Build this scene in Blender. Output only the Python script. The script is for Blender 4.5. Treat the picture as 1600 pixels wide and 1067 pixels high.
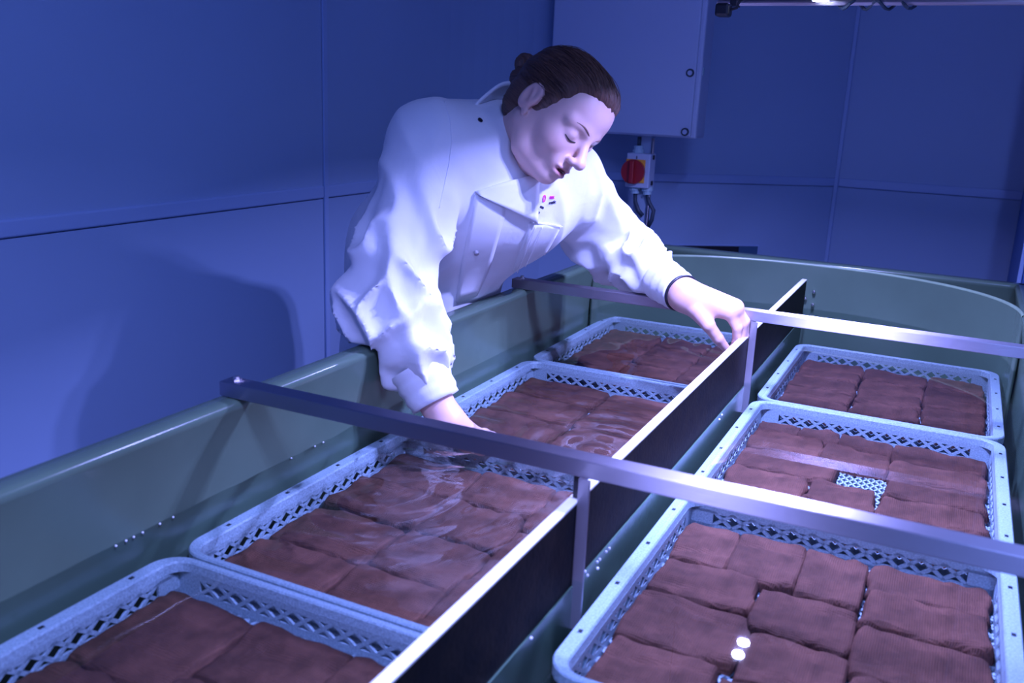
import bpy, bmesh, math, random
import numpy as np
from mathutils import Vector, Matrix
from mathutils.bvhtree import BVHTree

for o in list(bpy.data.objects): bpy.data.objects.remove(o)
scn = bpy.context.scene
col = scn.collection
rnd = random.Random(7)

# ------------------------------------------------------------------ units
U, Z0 = 0.42, 0.69                       # plan unit in metres, height of the tray plane above the floor
def P(x, y, z): return Vector((x*U, y*U, z*U + Z0))

# ------------------------------------------------------------------ camera
FPX, PITCH, ROLL, YAW = 1439.1, 0.2602, 0.0432, -0.4443
CAM = P(1.7637, -3.1859, 1.2518)
FW = Vector((math.sin(YAW)*math.cos(PITCH), math.cos(YAW)*math.cos(PITCH), -math.sin(PITCH)))
_r = Vector((math.cos(YAW), -math.sin(YAW), 0)); _u = _r.cross(FW)
RT = _r*math.cos(ROLL) + _u*math.sin(ROLL)
UP = -_r*math.sin(ROLL) + _u*math.cos(ROLL)
cam = bpy.data.cameras.new('camera'); camo = bpy.data.objects.new('camera', cam); col.objects.link(camo)
cam.sensor_width = 36; cam.lens = FPX/1600*36; cam.clip_start = 0.02
camo.matrix_world = Matrix(((RT.x, UP.x, -FW.x, CAM.x), (RT.y, UP.y, -FW.y, CAM.y), (RT.z, UP.z, -FW.z, CAM.z), (0, 0, 0, 1)))
cam.dof.use_dof = True; cam.dof.focus_distance = 1.62; cam.dof.aperture_fstop = 6.3
scn.camera = camo
def ray(u, v): return FW + RT*((u-800)/FPX) - UP*((v-533.5)/FPX)
def at(u, v, ax, val):
    """point of the place seen at a photo pixel, on the plane axis=val (plan units)"""
    d = ray(u, v); t = (P(val, val, val)[ax] - CAM[ax]) / d[ax]
    return CAM + d*t

# ------------------------------------------------------------------ world, exposure
w = bpy.data.worlds.new('world'); scn.world = w; w.use_nodes = True
w.node_tree.nodes['Background'].inputs[0].default_value = (0.10, 0.16, 0.42, 1)
w.node_tree.nodes['Background'].inputs[1].default_value = 0.05
scn.view_settings.view_transform = 'Standard'; scn.view_settings.look = 'None'
scn.view_settings.exposure = 0.0; scn.view_settings.gamma = 1.0; scn.view_settings.use_curve_mapping = False
LAMP_COLOR = (0.32, 0.345, 1.0)
LAMP_SPREAD = {'far': math.radians(142), 'mid': math.radians(126), 'near': math.radians(150)}
LAMP_POWER = {'far': 16.5, 'mid': 24.0, 'near': 10.0}
FILL_POWER = 33.0  # strength of the added, unseen fill lamp that lifts the walls
LAMP_POS = {'far': (1.08, 1.17, 1.718), 'mid': (1.32, -0.20, 1.718), 'near': (1.08, -2.0, 1.718)}

# ------------------------------------------------------------------ materials
def newmat(name):
    m = bpy.data.materials.new(name); m.use_nodes = True
    nt = m.node_tree; b = nt.nodes['Principled BSDF']
    return m, nt, b
def N(nt, typ, **kw):
    n = nt.nodes.new(typ)
    for k, v in kw.items():
        if k in n.inputs: n.inputs[k].default_value = v
        else: setattr(n, k, v)
    return n
def simple(name, c, rough=0.5, metal=0.0, var=0.0, vscale=8.0, bump=0.0, bscale=60.0, spec=0.5, stretch=None, c2=None, coat=0.0):
    m, nt, b = newmat(name); L = nt.links
    b.inputs['Base Color'].default_value = (*c, 1); b.inputs['Roughness'].default_value = rough
    b.inputs['Metallic'].default_value = metal; b.inputs['Specular IOR Level'].default_value = spec
    b.inputs['Coat Weight'].default_value = coat
    tc = N(nt, 'ShaderNodeTexCoord'); vec = tc.outputs['Object']
    if stretch:
        mp = N(nt, 'ShaderNodeMapping'); mp.inputs['Scale'].default_value = stretch
        L.new(vec, mp.inputs['Vector']); vec = mp.outputs['Vector']
    if var > 0:
        n = N(nt, 'ShaderNodeTexNoise', Scale=vscale, Detail=5.0); L.new(vec, n.inputs['Vector'])
        r = N(nt, 'ShaderNodeValToRGB')
        d = c2 or tuple(max(0, x*(1-var)) for x in c)
        r.color_ramp.elements[0].position = 0.35; r.color_ramp.elements[1].position = 0.65
        r.color_ramp.elements[0].color = (*d, 1); r.color_ramp.elements[1].color = (*c, 1)
        L.new(n.outputs['Fac'], r.inputs['Fac']); L.new(r.outputs['Color'], b.inputs['Base Color'])
    if bump > 0:
        n2 = N(nt, 'ShaderNodeTexNoise', Scale=bscale, Detail=4.0); L.new(vec, n2.inputs['Vector'])
        bp = N(nt, 'ShaderNodeBump', Strength=bump, Distance=0.002)
        L.new(n2.outputs['Fac'], bp.inputs['Height']); L.new(bp.outputs['Normal'], b.inputs['Normal'])
    return m

M = {}
M['wall'] = simple('wall_paint', (0.35, 0.48, 0.70), 0.55, var=0.05, vscale=1.5, bump=0.03, bscale=300)
M['strip'] = simple('wall_strip', (0.35, 0.48, 0.74), 0.45)
M['floor'] = simple('floor_screed', (0.16, 0.18, 0.22), 0.6, var=0.25, vscale=6, bump=0.15, bscale=80)
M['ceil'] = simple('ceiling_panel', (0.12, 0.15, 0.22), 0.7)
M['grp'] = simple('green_fibreglass', (0.095, 0.155, 0.105), 0.22, var=0.14, vscale=5, bump=0.05, bscale=35, spec=0.6)
M['grp_edge'] = simple('green_fibreglass_edge', (0.22, 0.32, 0.20), 0.3, var=0.15, vscale=20)
M['steel'] = simple('brushed_stainless', (0.46, 0.43, 0.48), 0.30, metal=1.0, bump=0.12, bscale=14, stretch=(1, 60, 60))
def brushed(m):
    nt = m.node_tree; b = nt.nodes['Principled BSDF']; b.inputs['Anisotropic'].default_value = 0.96; b.inputs['Roughness'].default_value = 0.46
    c = N(nt, 'ShaderNodeCombineXYZ', X=0.0, Y=0.707, Z=0.707); nt.links.new(c.outputs[0], b.inputs['Tangent'])
brushed(M['steel'])
M['bolt'] = simple('bolt_steel', (0.75, 0.72, 0.72), 0.25, metal=1.0)
M['panel_dark'] = simple('dark_wet_panel', (0.014, 0.011, 0.010), 0.55, spec=0.05, var=0.6, vscale=45, c2=(0.006, 0.006, 0.008), bump=0.25, bscale=160)
M['panel_edge'] = simple('cream_panel_edge', (0.80, 0.80, 0.70), 0.45, var=0.1, vscale=30)
M['tray'] = simple('pale_tray_plastic', (0.40, 0.51, 0.58), 0.4, var=0.35, vscale=420, bump=0.25, bscale=500)
M['white_plastic'] = simple('grey_enclosure_plastic', (0.50, 0.58, 0.76), 0.4)
M['switch_grey'] = simple('switch_grey_plastic', (0.45, 0.52, 0.66), 0.4)
M['yellow'] = simple('yellow_plate', (0.85, 0.36, 0.04), 0.45)
M['red'] = simple('red_handle', (0.35, 0.012, 0.02), 0.35)
M['gland'] = simple('grey_gland', (0.40, 0.58, 0.66), 0.45)
M['cable'] = simple('dark_cable', (0.03, 0.05, 0.08), 0.5)
M['black'] = simple('black_plastic', (0.012, 0.012, 0.018), 0.4)
M['trunk'] = simple('cable_trunking', (0.30, 0.40, 0.56), 0.45)
M['ventdark'] = simple('vent_recess', (0.008, 0.010, 0.02), 0.8)
M['stud'] = simple('dark_snap_stud', (0.06, 0.06, 0.09), 0.35, metal=0.8)
M['button'] = simple('snap_ring', (0.45, 0.45, 0.5), 0.3, metal=0.7)
M['magenta'] = simple('magenta_print', (0.80, 0.02, 0.42), 0.6)
M['ink'] = simple('black_print', (0.02, 0.015, 0.05), 0.6)
M['thread'] = simple('white_stitching', (0.86, 0.85, 0.88), 0.8)
M['trouser'] = simple('dark_trouser_cloth', (0.03, 0.035, 0.06), 0.85, bump=0.2, bscale=300)
M['shoe'] = simple('white_boot_rubber', (0.6, 0.6, 0.62), 0.5)
M['lash'] = simple('dark_lashes', (0.02, 0.012, 0.015), 0.6)
M['brow'] = simple('brown_brow_hair', (0.20, 0.105, 0.08), 0.7)
M['mouth'] = simple('dark_mouth', (0.06, 0.008, 0.012), 0.5)
M['nail'] = simple('pale_nail', (0.72, 0.46, 0.42), 0.3)
M['lid_line'] = M['lash']

def cloth_mat():
    m, nt, b = newmat('white_cotton_jacket'); L = nt.links
    b.inputs['Base Color'].default_value = (0.74, 0.74, 0.77, 1); b.inputs['Roughness'].default_value = 0.85
    b.inputs['Sheen Weight'].default_value = 0.15
    tc = N(nt, 'ShaderNodeTexCoord')
    n = N(nt, 'ShaderNodeTexNoise', Scale=900.0, Detail=2.0); L.new(tc.outputs['Object'], n.inputs['Vector'])
    n1 = N(nt, 'ShaderNodeTexNoise', Scale=16.0, Detail=3.0, Distortion=0.8); L.new(tc.outputs['Object'], n1.inputs['Vector'])
    b1 = N(nt, 'ShaderNodeBump', Strength=0.3, Distance=0.006); L.new(n1.outputs['Fac'], b1.inputs['Height'])
    b2 = N(nt, 'ShaderNodeBump', Strength=0.12, Distance=0.001); L.new(n.outputs['Fac'], b2.inputs['Height'])
    L.new(b1.outputs['Normal'], b2.inputs['Normal']); L.new(b2.outputs['Normal'], b.inputs['Normal'])
    return m
M['jacket'] = cloth_mat()

def burlap_mat():
    m, nt, b = newmat('brown_hessian'); L = nt.links
    b.inputs['Roughness'].default_value = 0.8; b.inputs['Specular IOR Level'].default_value = 0.2
    tc = N(nt, 'ShaderNodeTexCoord')
    oi = N(nt, 'ShaderNodeObjectInfo')
    n = N(nt, 'ShaderNodeTexNoise', Scale=26.0, Detail=6.0, Roughness=0.65); L.new(tc.outputs['Object'], n.inputs['Vector'])
    r = N(nt, 'ShaderNodeValToRGB')
    r.color_ramp.elements[0].position = 0.28; r.color_ramp.elements[0].color = (0.052, 0.018, 0.010, 1)
    r.color_ramp.elements[1].position = 0.75; r.color_ramp.elements[1].color = (0.16, 0.058, 0.036, 1)
    L.new(n.outputs['Fac'], r.inputs['Fac'])
    hs = N(nt, 'ShaderNodeHueSaturation'); L.new(r.outputs['Color'], hs.inputs['Color'])
    mr = N(nt, 'ShaderNodeMapRange'); mr.inputs[3].default_value = 0.82; mr.inputs[4].default_value = 1.12
    L.new(oi.outputs['Random'], mr.inputs[0]); L.new(mr.outputs[0], hs.inputs['Value'])
    w1 = N(nt, 'ShaderNodeTexWave', Scale=120.0, Distortion=1.5); w1.bands_direction = 'X'
    w2 = N(nt, 'ShaderNodeTexWave', Scale=120.0, Distortion=1.5); w2.bands_direction = 'Y'
    L.new(tc.outputs['Object'], w1.inputs['Vector']); L.new(tc.outputs['Object'], w2.inputs['Vector'])
    mx = N(nt, 'ShaderNodeMath', operation='MAXIMUM'); L.new(w1.outputs['Fac'], mx.inputs[0]); L.new(w2.outputs['Fac'], mx.inputs[1])
    wm = N(nt, 'ShaderNodeMapRange'); wm.inputs[3].default_value = 0.62; wm.inputs[4].default_value = 1.12; L.new(mx.outputs[0], wm.inputs[0])
    mc = N(nt, 'ShaderNodeVectorMath', operation='SCALE'); L.new(hs.outputs['Color'], mc.inputs[0]); L.new(wm.outputs[0], mc.inputs['Scale']); L.new(mc.outputs[0], b.inputs['Base Color'])
    nb = N(nt, 'ShaderNodeTexNoise', Scale=48.0, Detail=4.0); L.new(tc.outputs['Object'], nb.inputs['Vector'])
    b0 = N(nt, 'ShaderNodeBump', Strength=0.55, Distance=0.006); L.new(nb.outputs['Fac'], b0.inputs['Height'])
    b1 = N(nt, 'ShaderNodeBump', Strength=0.6, Distance=0.0011); L.new(mx.outputs[0], b1.inputs['Height'])
    L.new(b0.outputs['Normal'], b1.inputs['Normal']); L.new(b1.outputs['Normal'], b.inputs['Normal'])
    return m
M['burlap'] = burlap_mat()

def skin_mat():
    m, nt, b = newmat('pale_skin'); L = nt.links
    b.inputs['Roughness'].default_value = 0.5; b.inputs['Subsurface Weight'].default_value = 0.15
    b.inputs['Subsurface Radius'].default_value = (0.01, 0.004, 0.002); b.inputs['Subsurface Scale'].default_value = 0.3
    a = N(nt, 'ShaderNodeAttribute', attribute_name='tint')
    mx = N(nt, 'ShaderNodeMixRGB'); mx.inputs[1].default_value = (0.70, 0.46, 0.40, 1); mx.inputs[2].default_value = (0.38, 0.09, 0.10, 1)
    tc = N(nt, 'ShaderNodeTexCoord')
    n = N(nt, 'ShaderNodeTexNoise', Scale=90.0, Detail=4.0); L.new(tc.outputs['Object'], n.inputs['Vector'])
    ad = N(nt, 'ShaderNodeMath', operation='MULTIPLY_ADD'); ad.inputs[1].default_value = 0.12; L.new(n.outputs['Fac'], ad.inputs[0]); L.new(a.outputs['Fac'], ad.inputs[2])
    L.new(ad.outputs[0], mx.inputs[0]); L.new(mx.outputs[0], b.inputs['Base Color'])
    bp = N(nt, 'ShaderNodeBump', Strength=0.08, Distance=0.001); L.new(n.outputs['Fac'], bp.inputs['Height']); L.new(bp.outputs['Normal'], b.inputs['Normal'])
    return m
M['skin'] = skin_mat()

def hair_mat():
    m, nt, b = newmat('brown_hair'); L = nt.links
    b.inputs['Roughness'].default_value = 0.42; b.inputs['Specular IOR Level'].default_value = 0.6
    tc = N(nt, 'ShaderNodeTexCoord'); sp = N(nt, 'ShaderNodeSeparateXYZ'); L.new(tc.outputs['Object'], sp.inputs[0])
    at2 = N(nt, 'ShaderNodeMath', operation='ARCTAN2'); L.new(sp.outputs['Y'], at2.inputs[0])
    zz = N(nt, 'ShaderNodeMath', operation='ADD'); zz.inputs[1].default_value = 0.03; L.new(sp.outputs['Z'], zz.inputs[0]); L.new(zz.outputs[0], at2.inputs[1])
    cb = N(nt, 'ShaderNodeCombineXYZ'); 
    m1 = N(nt, 'ShaderNodeMath', operation='MULTIPLY'); m1.inputs[1].default_value = 34.0; L.new(at2.outputs[0], m1.inputs[0])
    m2 = N(nt, 'ShaderNodeMath', operation='MULTIPLY'); m2.inputs[1].default_value = 14.0; L.new(sp.outputs['X'], m2.inputs[0])
    L.new(m1.outputs[0], cb.inputs['X']); L.new(m2.outputs[0], cb.inputs['Y'])
    n = N(nt, 'ShaderNodeTexNoise', Scale=1.6, Detail=6.0, Roughness=0.7, Distortion=0.3); L.new(cb.outputs[0], n.inputs['Vector'])
    r = N(nt, 'ShaderNodeValToRGB')
    r.color_ramp.elements[0].position = 0.3; r.color_ramp.elements[0].color = (0.026, 0.011, 0.010, 1)
    r.color_ramp.elements[1].position = 0.72; r.color_ramp.elements[1].color = (0.24, 0.115, 0.075, 1)
    L.new(n.outputs['Fac'], r.inputs['Fac']); L.new(r.outputs['Color'], b.inputs['Base Color'])
    bp = N(nt, 'ShaderNodeBump', Strength=0.9, Distance=0.004); L.new(n.outputs['Fac'], bp.inputs['Height']); L.new(bp.outputs['Normal'], b.inputs['Normal'])
    return m
M['hair'] = hair_mat()

def water_mat():
    m, nt, b = newmat('clear_water'); L = nt.links
    nt.nodes.remove(b); out = nt.nodes['Material Output']
    tr = N(nt, 'ShaderNodeBsdfTransparent'); tr.inputs[0].default_value = (0.88, 0.95, 0.96, 1)
    gl = N(nt, 'ShaderNodeBsdfGlossy'); gl.inputs['Roughness'].default_value = 0.015; gl.inputs[0].default_value = (1, 1, 1, 1)
    fr = N(nt, 'ShaderNodeFresnel', IOR=1.33)
    mx = N(nt, 'ShaderNodeMixShader')
    L.new(fr.outputs[0], mx.inputs[0]); L.new(tr.outputs[0], mx.inputs[1]); L.new(gl.outputs[0], mx.inputs[2])
    L.new(mx.outputs[0], out.inputs['Surface'])
    return m
M['water'] = water_mat()

def emit(name, c, s):
    m, nt, b = newmat(name)
    b.inputs['Emission Color'].default_value = (*c, 1); b.inputs['Emission Strength'].default_value = s
    b.inputs['Base Color'].default_value = (0.8, 0.8, 0.8, 1)
    return m
M['led'] = emit('led_lens', (0.55, 0.62, 1.0), 60.0)

# ------------------------------------------------------------------ mesh helpers
def link(o, parent=None):
    col.objects.link(o)
    if parent is not None: o.parent = parent
    return o
def meshobj(name, verts, faces, mat, parent=None, smooth=False, base=None):
    """world-space vertices; base = the origin the object (or its parent) sits at"""
    me = bpy.data.meshes.new(name)
    b = base or Vector((0, 0, 0))
    me.from_pydata([tuple(Vector(v)-b) for v in verts], [], [tuple(f) for f in faces]); me.update()
    if smooth: me.polygons.foreach_set('use_smooth', [True]*len(me.polygons))
    me.materials.append(mat)
    o = bpy.data.objects.new(name, me); link(o, parent)
    if parent is None: o.location = b
    return o
class MB:
    def __init__(s): s.v = []; s.f = []
    def add(s, v, f):
        k = len(s.v); s.v += [Vector(x) for x in v]; s.f += [tuple(i+k for i in q) for q in f]; return s
    def box(s, a, b, mtx=None):
        x0, y0, z0 = a; x1, y1, z1 = b
        v = [Vector(p) for p in ((x0,y0,z0),(x1,y0,z0),(x1,y1,z0),(x0,y1,z0),(x0,y0,z1),(x1,y0,z1),(x1,y1,z1),(x0,y1,z1))]
        if mtx: v = [mtx @ p for p in v]
        return s.add(v, [(0,3,2,1),(4,5,6,7),(0,1,5,4),(1,2,6,5),(2,3,7,6),(3,0,4,7)])
    def bbox(s, a, b, r=0.003, mtx=None, seg=2):
        bm = bmesh.new(); bmesh.ops.create_cube(bm, size=1)
        for v in bm.verts:
            v.co = Vector([(a[i]+b[i])/2 + v.co[i]*(b[i]-a[i]) for i in range(3)])
        bmesh.ops.bevel(bm, geom=bm.edges[:], offset=r, segments=seg, affect='EDGES', profile=0.5)
        bm.verts.index_update()
        v = [x.co.copy() for x in bm.verts]
        if mtx: v = [mtx @ p for p in v]
        s.add(v, [tuple(x.index for x in f.verts) for f in bm.faces]); bm.free(); return s
    def tube(s, pts, r, n=8, closed=False, caps=True):
        pts = [Vector(p) for p in pts]; m = len(pts); rs = r if isinstance(r, (list, tuple)) else [r]*m
        k = len(s.v); prev = None
        for i, p in enumerate(pts):
            t = (pts[min(i+1, m-1)] - pts[max(i-1, 0)]).normalized()
            if prev is None: a = t.orthogonal().normalized()
            else:
                a = prev - t*prev.dot(t)
                a = a.normalized() if a.length > 1e-6 else t.orthogonal().normalized()
            prev = a; b = t.cross(a)
            for j in range(n):
                th = 2*math.pi*j/n; s.v.append(p + (a*math.cos(th) + b*math.sin(th))*rs[i])
        for i in range(m-1):
            for j in range(n):
                j2 = (j+1) % n
                s.f.append((k+i*n+j, k+i*n+j2, k+(i+1)*n+j2, k+(i+1)*n+j))
        if caps:
            s.f.append(tuple(k+j for j in reversed(range(n)))); s.f.append(tuple(k+(m-1)*n+j for j in range(n)))
        return s
    def sphere(s, c, r, nu=10, nv=6, sc=(1,1,1)):
        c = Vector(c); k = len(s.v); v = []
        for i in range(nv+1):
            ph = math.pi*i/nv
            for j in range(nu):
                th = 2*math.pi*j/nu
                v.append(c + Vector((math.sin(ph)*math.cos(th)*r*sc[0], math.sin(ph)*math.sin(th)*r*sc[1], math.cos(ph)*r*sc[2])))
        f = [(i*nu+j, (i+1)*nu+j, (i+1)*nu+(j+1) % nu, i*nu+(j+1) % nu) for i in range(nv) for j in range(nu)]
        return s.add(v, f)
    def obj(s, name, mat, parent=None, smooth=False, base=None):
        o = meshobj(name, s.v, s.f, mat, parent, smooth, base)
        return o
def tag(o, label=None, cat=None, group=None, kind=None):
    if label: o['label'] = label
    if cat: o['category'] = cat
    if group: o['group'] = group
    if kind: o['kind'] = kind
    return o
def empty(name, loc):
    o = bpy.data.objects.new(name, None); col.objects.link(o); o.location = loc; o.empty_display_size = 0.05
    return o
def copy_tree(o, parent=None):
    c = o.copy(); col.objects.link(c); c.parent = parent
    for ch in o.children: copy_tree(ch, c)
    return c
def cyl(mb, c, axis, r, h, n=16):
    c = Vector(c); a = Vector(axis).normalized(); return mb.tube([c, c+a*h], r, n)

# ------------------------------------------------------------------ value noise in numpy
_rs = np.random.RandomState(3); _lat = _rs.rand(32, 32, 32)
def vnoise(p):
    i = np.floor(p).astype(int); f = p - i; f = f*f*(3-2*f); i &= 31; j = (i+1) & 31
    x0, y0, z0 = i[..., 0], i[..., 1], i[..., 2]; x1, y1, z1 = j[..., 0], j[..., 1], j[..., 2]
    fx, fy, fz = f[..., 0], f[..., 1], f[..., 2]
    a = _lat[x0, y0, z0]*(1-fx) + _lat[x1, y0, z0]*fx; b = _lat[x0, y1, z0]*(1-fx) + _lat[x1, y1, z0]*fx
    c = _lat[x0, y0, z1]*(1-fx) + _lat[x1, y0, z1]*fx; d = _lat[x0, y1, z1]*(1-fx) + _lat[x1, y1, z1]*fx
    return (a*(1-fy)+b*fy)*(1-fz) + (c*(1-fy)+d*fy)*fz
def n1(x, y, z=0.0): return float(vnoise(np.array([[x, y, z]]))[0])

# ================================================================== THE ROOM
XW = -1.3                                  # left wall, plan units
HT = 2.5/U - Z0/U                          # ceiling in plan units
ZF = -Z0/U
ROOM_R, ROOM_F = 5.0, -6.5
TRIM_Z = 0.715
def plan_path():
    p = [(XW, ROOM_F), (XW, -2.2), (XW, 0.80), (XW, 2.0)]
    # coved corner into the slanting back wall
    A, B, D = Vector((XW, 2.0)), Vector((XW, 2.55)), Vector((-0.98, 2.98))
    for i in range(1, 8):
        t = i/8; q = A*(1-t)**2 + B*2*t*(1-t) + D*t*t; p.append((q.x, q.y))
    p += [(D.x, D.y)]
    return p
def wall_strip(mb, pts, z0, z1, thick=0.04, off=0.0):
    """a wall standing on a plan polyline, inner face on the right-hand side shifted by off"""
    n = len(pts); inn = []; out = []
    for i in range(n):
        a = Vector(pts[max(i-1, 0)]); b = Vector(pts[min(i+1, n-1)]); t = (b-a).normalized(); nr = Vector((t.y, -t.x))
        p = Vector(pts[i]); inn.append(p + nr*off); out.append(p + nr*(off-thick))
    v = []; 
    for z in (z0, z1):
        v += [P(q.x, q.y, z) for q in inn]; v += [P(q.x, q.y, z) for q in out]
    f = []
    for i in range(n-1):
        f += [(i, i+1, 2*n+i+1, 2*n+i), (n+i+1, n+i, 3*n+i, 3*n+i+1), (2*n+i, 2*n+i+1, 3*n+i+1, 3*n+i), (i+1, i, n+i, n+i+1)]
    f += [(0, 2*n, 3*n, n), (n-1, 2*n-1, 4*n-1, 3*n-1)]
    mb.add(v, f)
def struct(o): o['kind'] = 'structure'; return o
left_pts = plan_path()
DG0, DG1 = (-0.98, 2.98), (0.87, 4.36)
wall_defs = [('wall_left', left_pts, [2, 9]), ('wall_back', [DG0, DG1], []), ('wall_rear', [DG1, (ROOM_R, 4.40)], [])]
for name, pts, cuts in wall_defs:
    mb = MB(); wall_strip(mb, pts, ZF, HT, 0.10, -0.015); wo = struct(mb.obj(name, M['wall']))
    # panels: cut at the seam, split above and below the rail
    if name == 'wall_left':
        runs = [pts[:2], [pts[1], (XW, 0.8265)], [(XW, 0.829)] + pts[3:]]
    elif name == 'wall_back': runs = [pts]
    else: runs = [[(pts[0][0]+0.02, pts[0][1]), (2.3, 4.375)], [(2.32, 4.375), pts[1]]]
    for r in runs:
        for (za, zb) in ((ZF, TRIM_Z-0.037), (TRIM_Z+0.034, HT)):
            m2 = MB(); wall_strip(m2, r, za, zb, 0.012, 0.0); m2.obj('wall_panel', M['wall'], wo)
    # bumper rail between the panels
    for k, r in enumerate(runs):
        m2 = MB(); wall_strip(m2, r, TRIM_Z-0.032, TRIM_Z+0.0345, 0.03, 0.010)
        o = m2.obj('wall_rail', M['strip'], wo)
        bv = o.modifiers.new('bevel', 'BEVEL'); bv.width = 0.004; bv.segments = 3
# vertical cover strips
mb = MB(); mb.bbox(P(XW-0.01, 0.829, ZF), P(XW+0.012, 0.862, HT), 0.001); struct(mb.obj('trim_1', M['strip']))
mb = MB(); mb.bbox(P(0.862, 4.335, ZF), P(0.892, 4.37, HT), 0.002); struct(mb.obj('trim_2', M['strip']))
# the rest of the shell
mb = MB(); mb.box(P(XW-0.1, ROOM_F, ZF-0.1), P(ROOM_R, 4.6, ZF)); struct(mb.obj('floor', M['floor']))
mb = MB(); mb.box(P(XW-0.1, ROOM_F, HT), P(ROOM_R, 4.6, HT+0.1)); struct(mb.obj('ceiling', M['ceil']))
mb = MB(); mb.box(P(ROOM_R, ROOM_F, ZF), P(ROOM_R+0.1, 4.6, HT)); struct(mb.obj('wall_right', M['wall']))
mb = MB(); mb.box(P(XW-0.1, ROOM_F-0.1, ZF), P(ROOM_R, ROOM_F, HT)); struct(mb.obj('wall_front', M['wall']))
# return wall at the right of the tank's far end, with its bright corner strip
XR = at(1590, 450, 1, 3.10).x/U
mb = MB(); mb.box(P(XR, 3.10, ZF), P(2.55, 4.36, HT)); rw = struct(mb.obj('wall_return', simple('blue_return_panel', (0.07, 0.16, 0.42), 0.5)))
mb = MB(); mb.bbox(P(XR-0.012, 3.085, ZF), P(XR+0.012, 3.11, HT), 0.002); mb.obj('corner_strip', M['strip'], rw)

# dark low opening in the back wall above the tank's far rim
dgd = (Vector(DG1)-Vector(DG0)).normalized(); dgn = Vector((dgd.y, -dgd.x))
def on_diag(u, v, off=0.0):
    d = ray(u, v); c2 = Vector((CAM.x, CAM.y)); d2 = Vector((d.x, d.y)); o = (Vector(DG0)+dgn*off)*U
    t = (o-c2).dot(dgn)/d2.dot(dgn); return CAM + d*t
a, b = on_diag(1046, 382), on_diag(1184, 381)
zt_, zb_ = a.z, on_diag(1184, 425).z
vent = empty('wall_vent', Vector((a.x, a.y, zb_)))
mb = MB(); n3 = Vector((dgn.x, dgn.y, 0))*0.004
q = [Vector((a.x, a.y, zb_)), Vector((b.x, b.y, zb_)), Vector((b.x, b.y, zt_)), Vector((a.x, a.y, zt_))]
mb.add([p+n3 for p in q] + [p-n3 for p in q], [(0,1,2,3),(7,6,5,4),(0,4,5,1),(1,5,6,2),(2,6,7,3),(3,7,4,0)])
mb.obj('recess', M['ventdark'], vent, base=vent.location)
mb = MB(); e = (b-a)*0.22; e.z = 0
q2 = [q[1]-e, q[1], q[2], q[2]-e]
mb.add([p+n3*1.6 for p in q2] + [p for p in q2], [(0,1,2,3),(7,6,5,4),(0,4,5,1),(1,5,6,2),(2,6,7,3),(3,7,4,0)])
mb.obj('side_shutter', simple('teal_shutter', (0.05, 0.12, 0.22), 0.5), vent, base=vent.location)
mb = MB()
for s0, s1 in ((q[0], q[3]), (q[3], q[2]), (q[2], q[1])): mb.tube([s0+n3, s1+n3], 0.003, 6)
mb.obj('frame', M['strip'], vent, base=vent.location)
tag(vent, 'dark low vent opening in the blue back wall behind the tank', 'vent')

# ================================================================== THE TANK
H, ZW, ZT = 0.38, 0.115, 0.03
X1, Y0, Y1 = 2.09, -2.85, 2.43
BOT = -0.30
TH = 0.085
tank = empty('raceway_tank', P(0, Y0, ZF))
tb = tank.location
def profile_wall(name, fn, s0, s1, n=24):
    """sweep the wall/lip cross-section (d outward, z) along s"""
    prof = [(0.035, BOT), (0.030, 0.0), (0.022, 0.24), (0.004, H-0.030), (0.0, H-0.016), (0.006, H-0.004), (0.02, H), (TH-0.015, H), (TH, H-0.012), (TH, H-0.05), (TH-0.012, H-0.06), (0.055, H-0.06), (0.06, BOT-0.05)]
    v = []; f = []; m = len(prof)
    for i in range(n+1):
        s = s0+(s1-s0)*i/n
        for d, z in prof: v.append(fn(s, d, z))
    for i in range(n):
        for j in range(m-1): f.append((i*m+j, (i+1)*m+j, (i+1)*m+j+1, i*m+j+1))
    f.append(tuple(range(m))); f.append(tuple(n*m+j for j in reversed(range(m))))
    o = meshobj(name, v, f, M['grp'], tank, True, tb)
    return o
def wav(s): return 0.0016*math.sin(s*5.1) + 0.0012*math.sin(s*11.3+1)
profile_wall('side_wall', lambda s, d, z: P(-d+wav(s), s, z), Y0-0.05, Y1+0.05)
profile_wall('side_wall', lambda s, d, z: P(X1+d, s, z), Y0-0.05, Y1+0.05)
profile_wall('end_wall', lambda s, d, z: P(s, Y1+d, z), -0.06, X1+0.06)
profile_wall('end_wall', lambda s, d, z: P(s, Y0-d, z), -0.06, X1+0.06)
mb = MB(); mb.box(P(-0.06, Y0-0.06, BOT-0.05), P(X1+0.06, Y1+0.06, BOT)); mb.obj('tank_floor', M['grp'], tank, base=tb)
for lx in (0.15, X1-0.15):
    for ly in (Y0+0.2, -0.9, 0.7, Y1-0.2):
        mb = MB(); mb.bbox(P(lx-0.09, ly-0.09, ZF), P(lx+0.09, ly+0.09, BOT-0.05), 0.004); mb.obj('leg', M['trunk'], tank, base=tb)
tag(tank, 'long green fibreglass tank with a rounded rim, filled with water and trays', 'tank')

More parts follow.
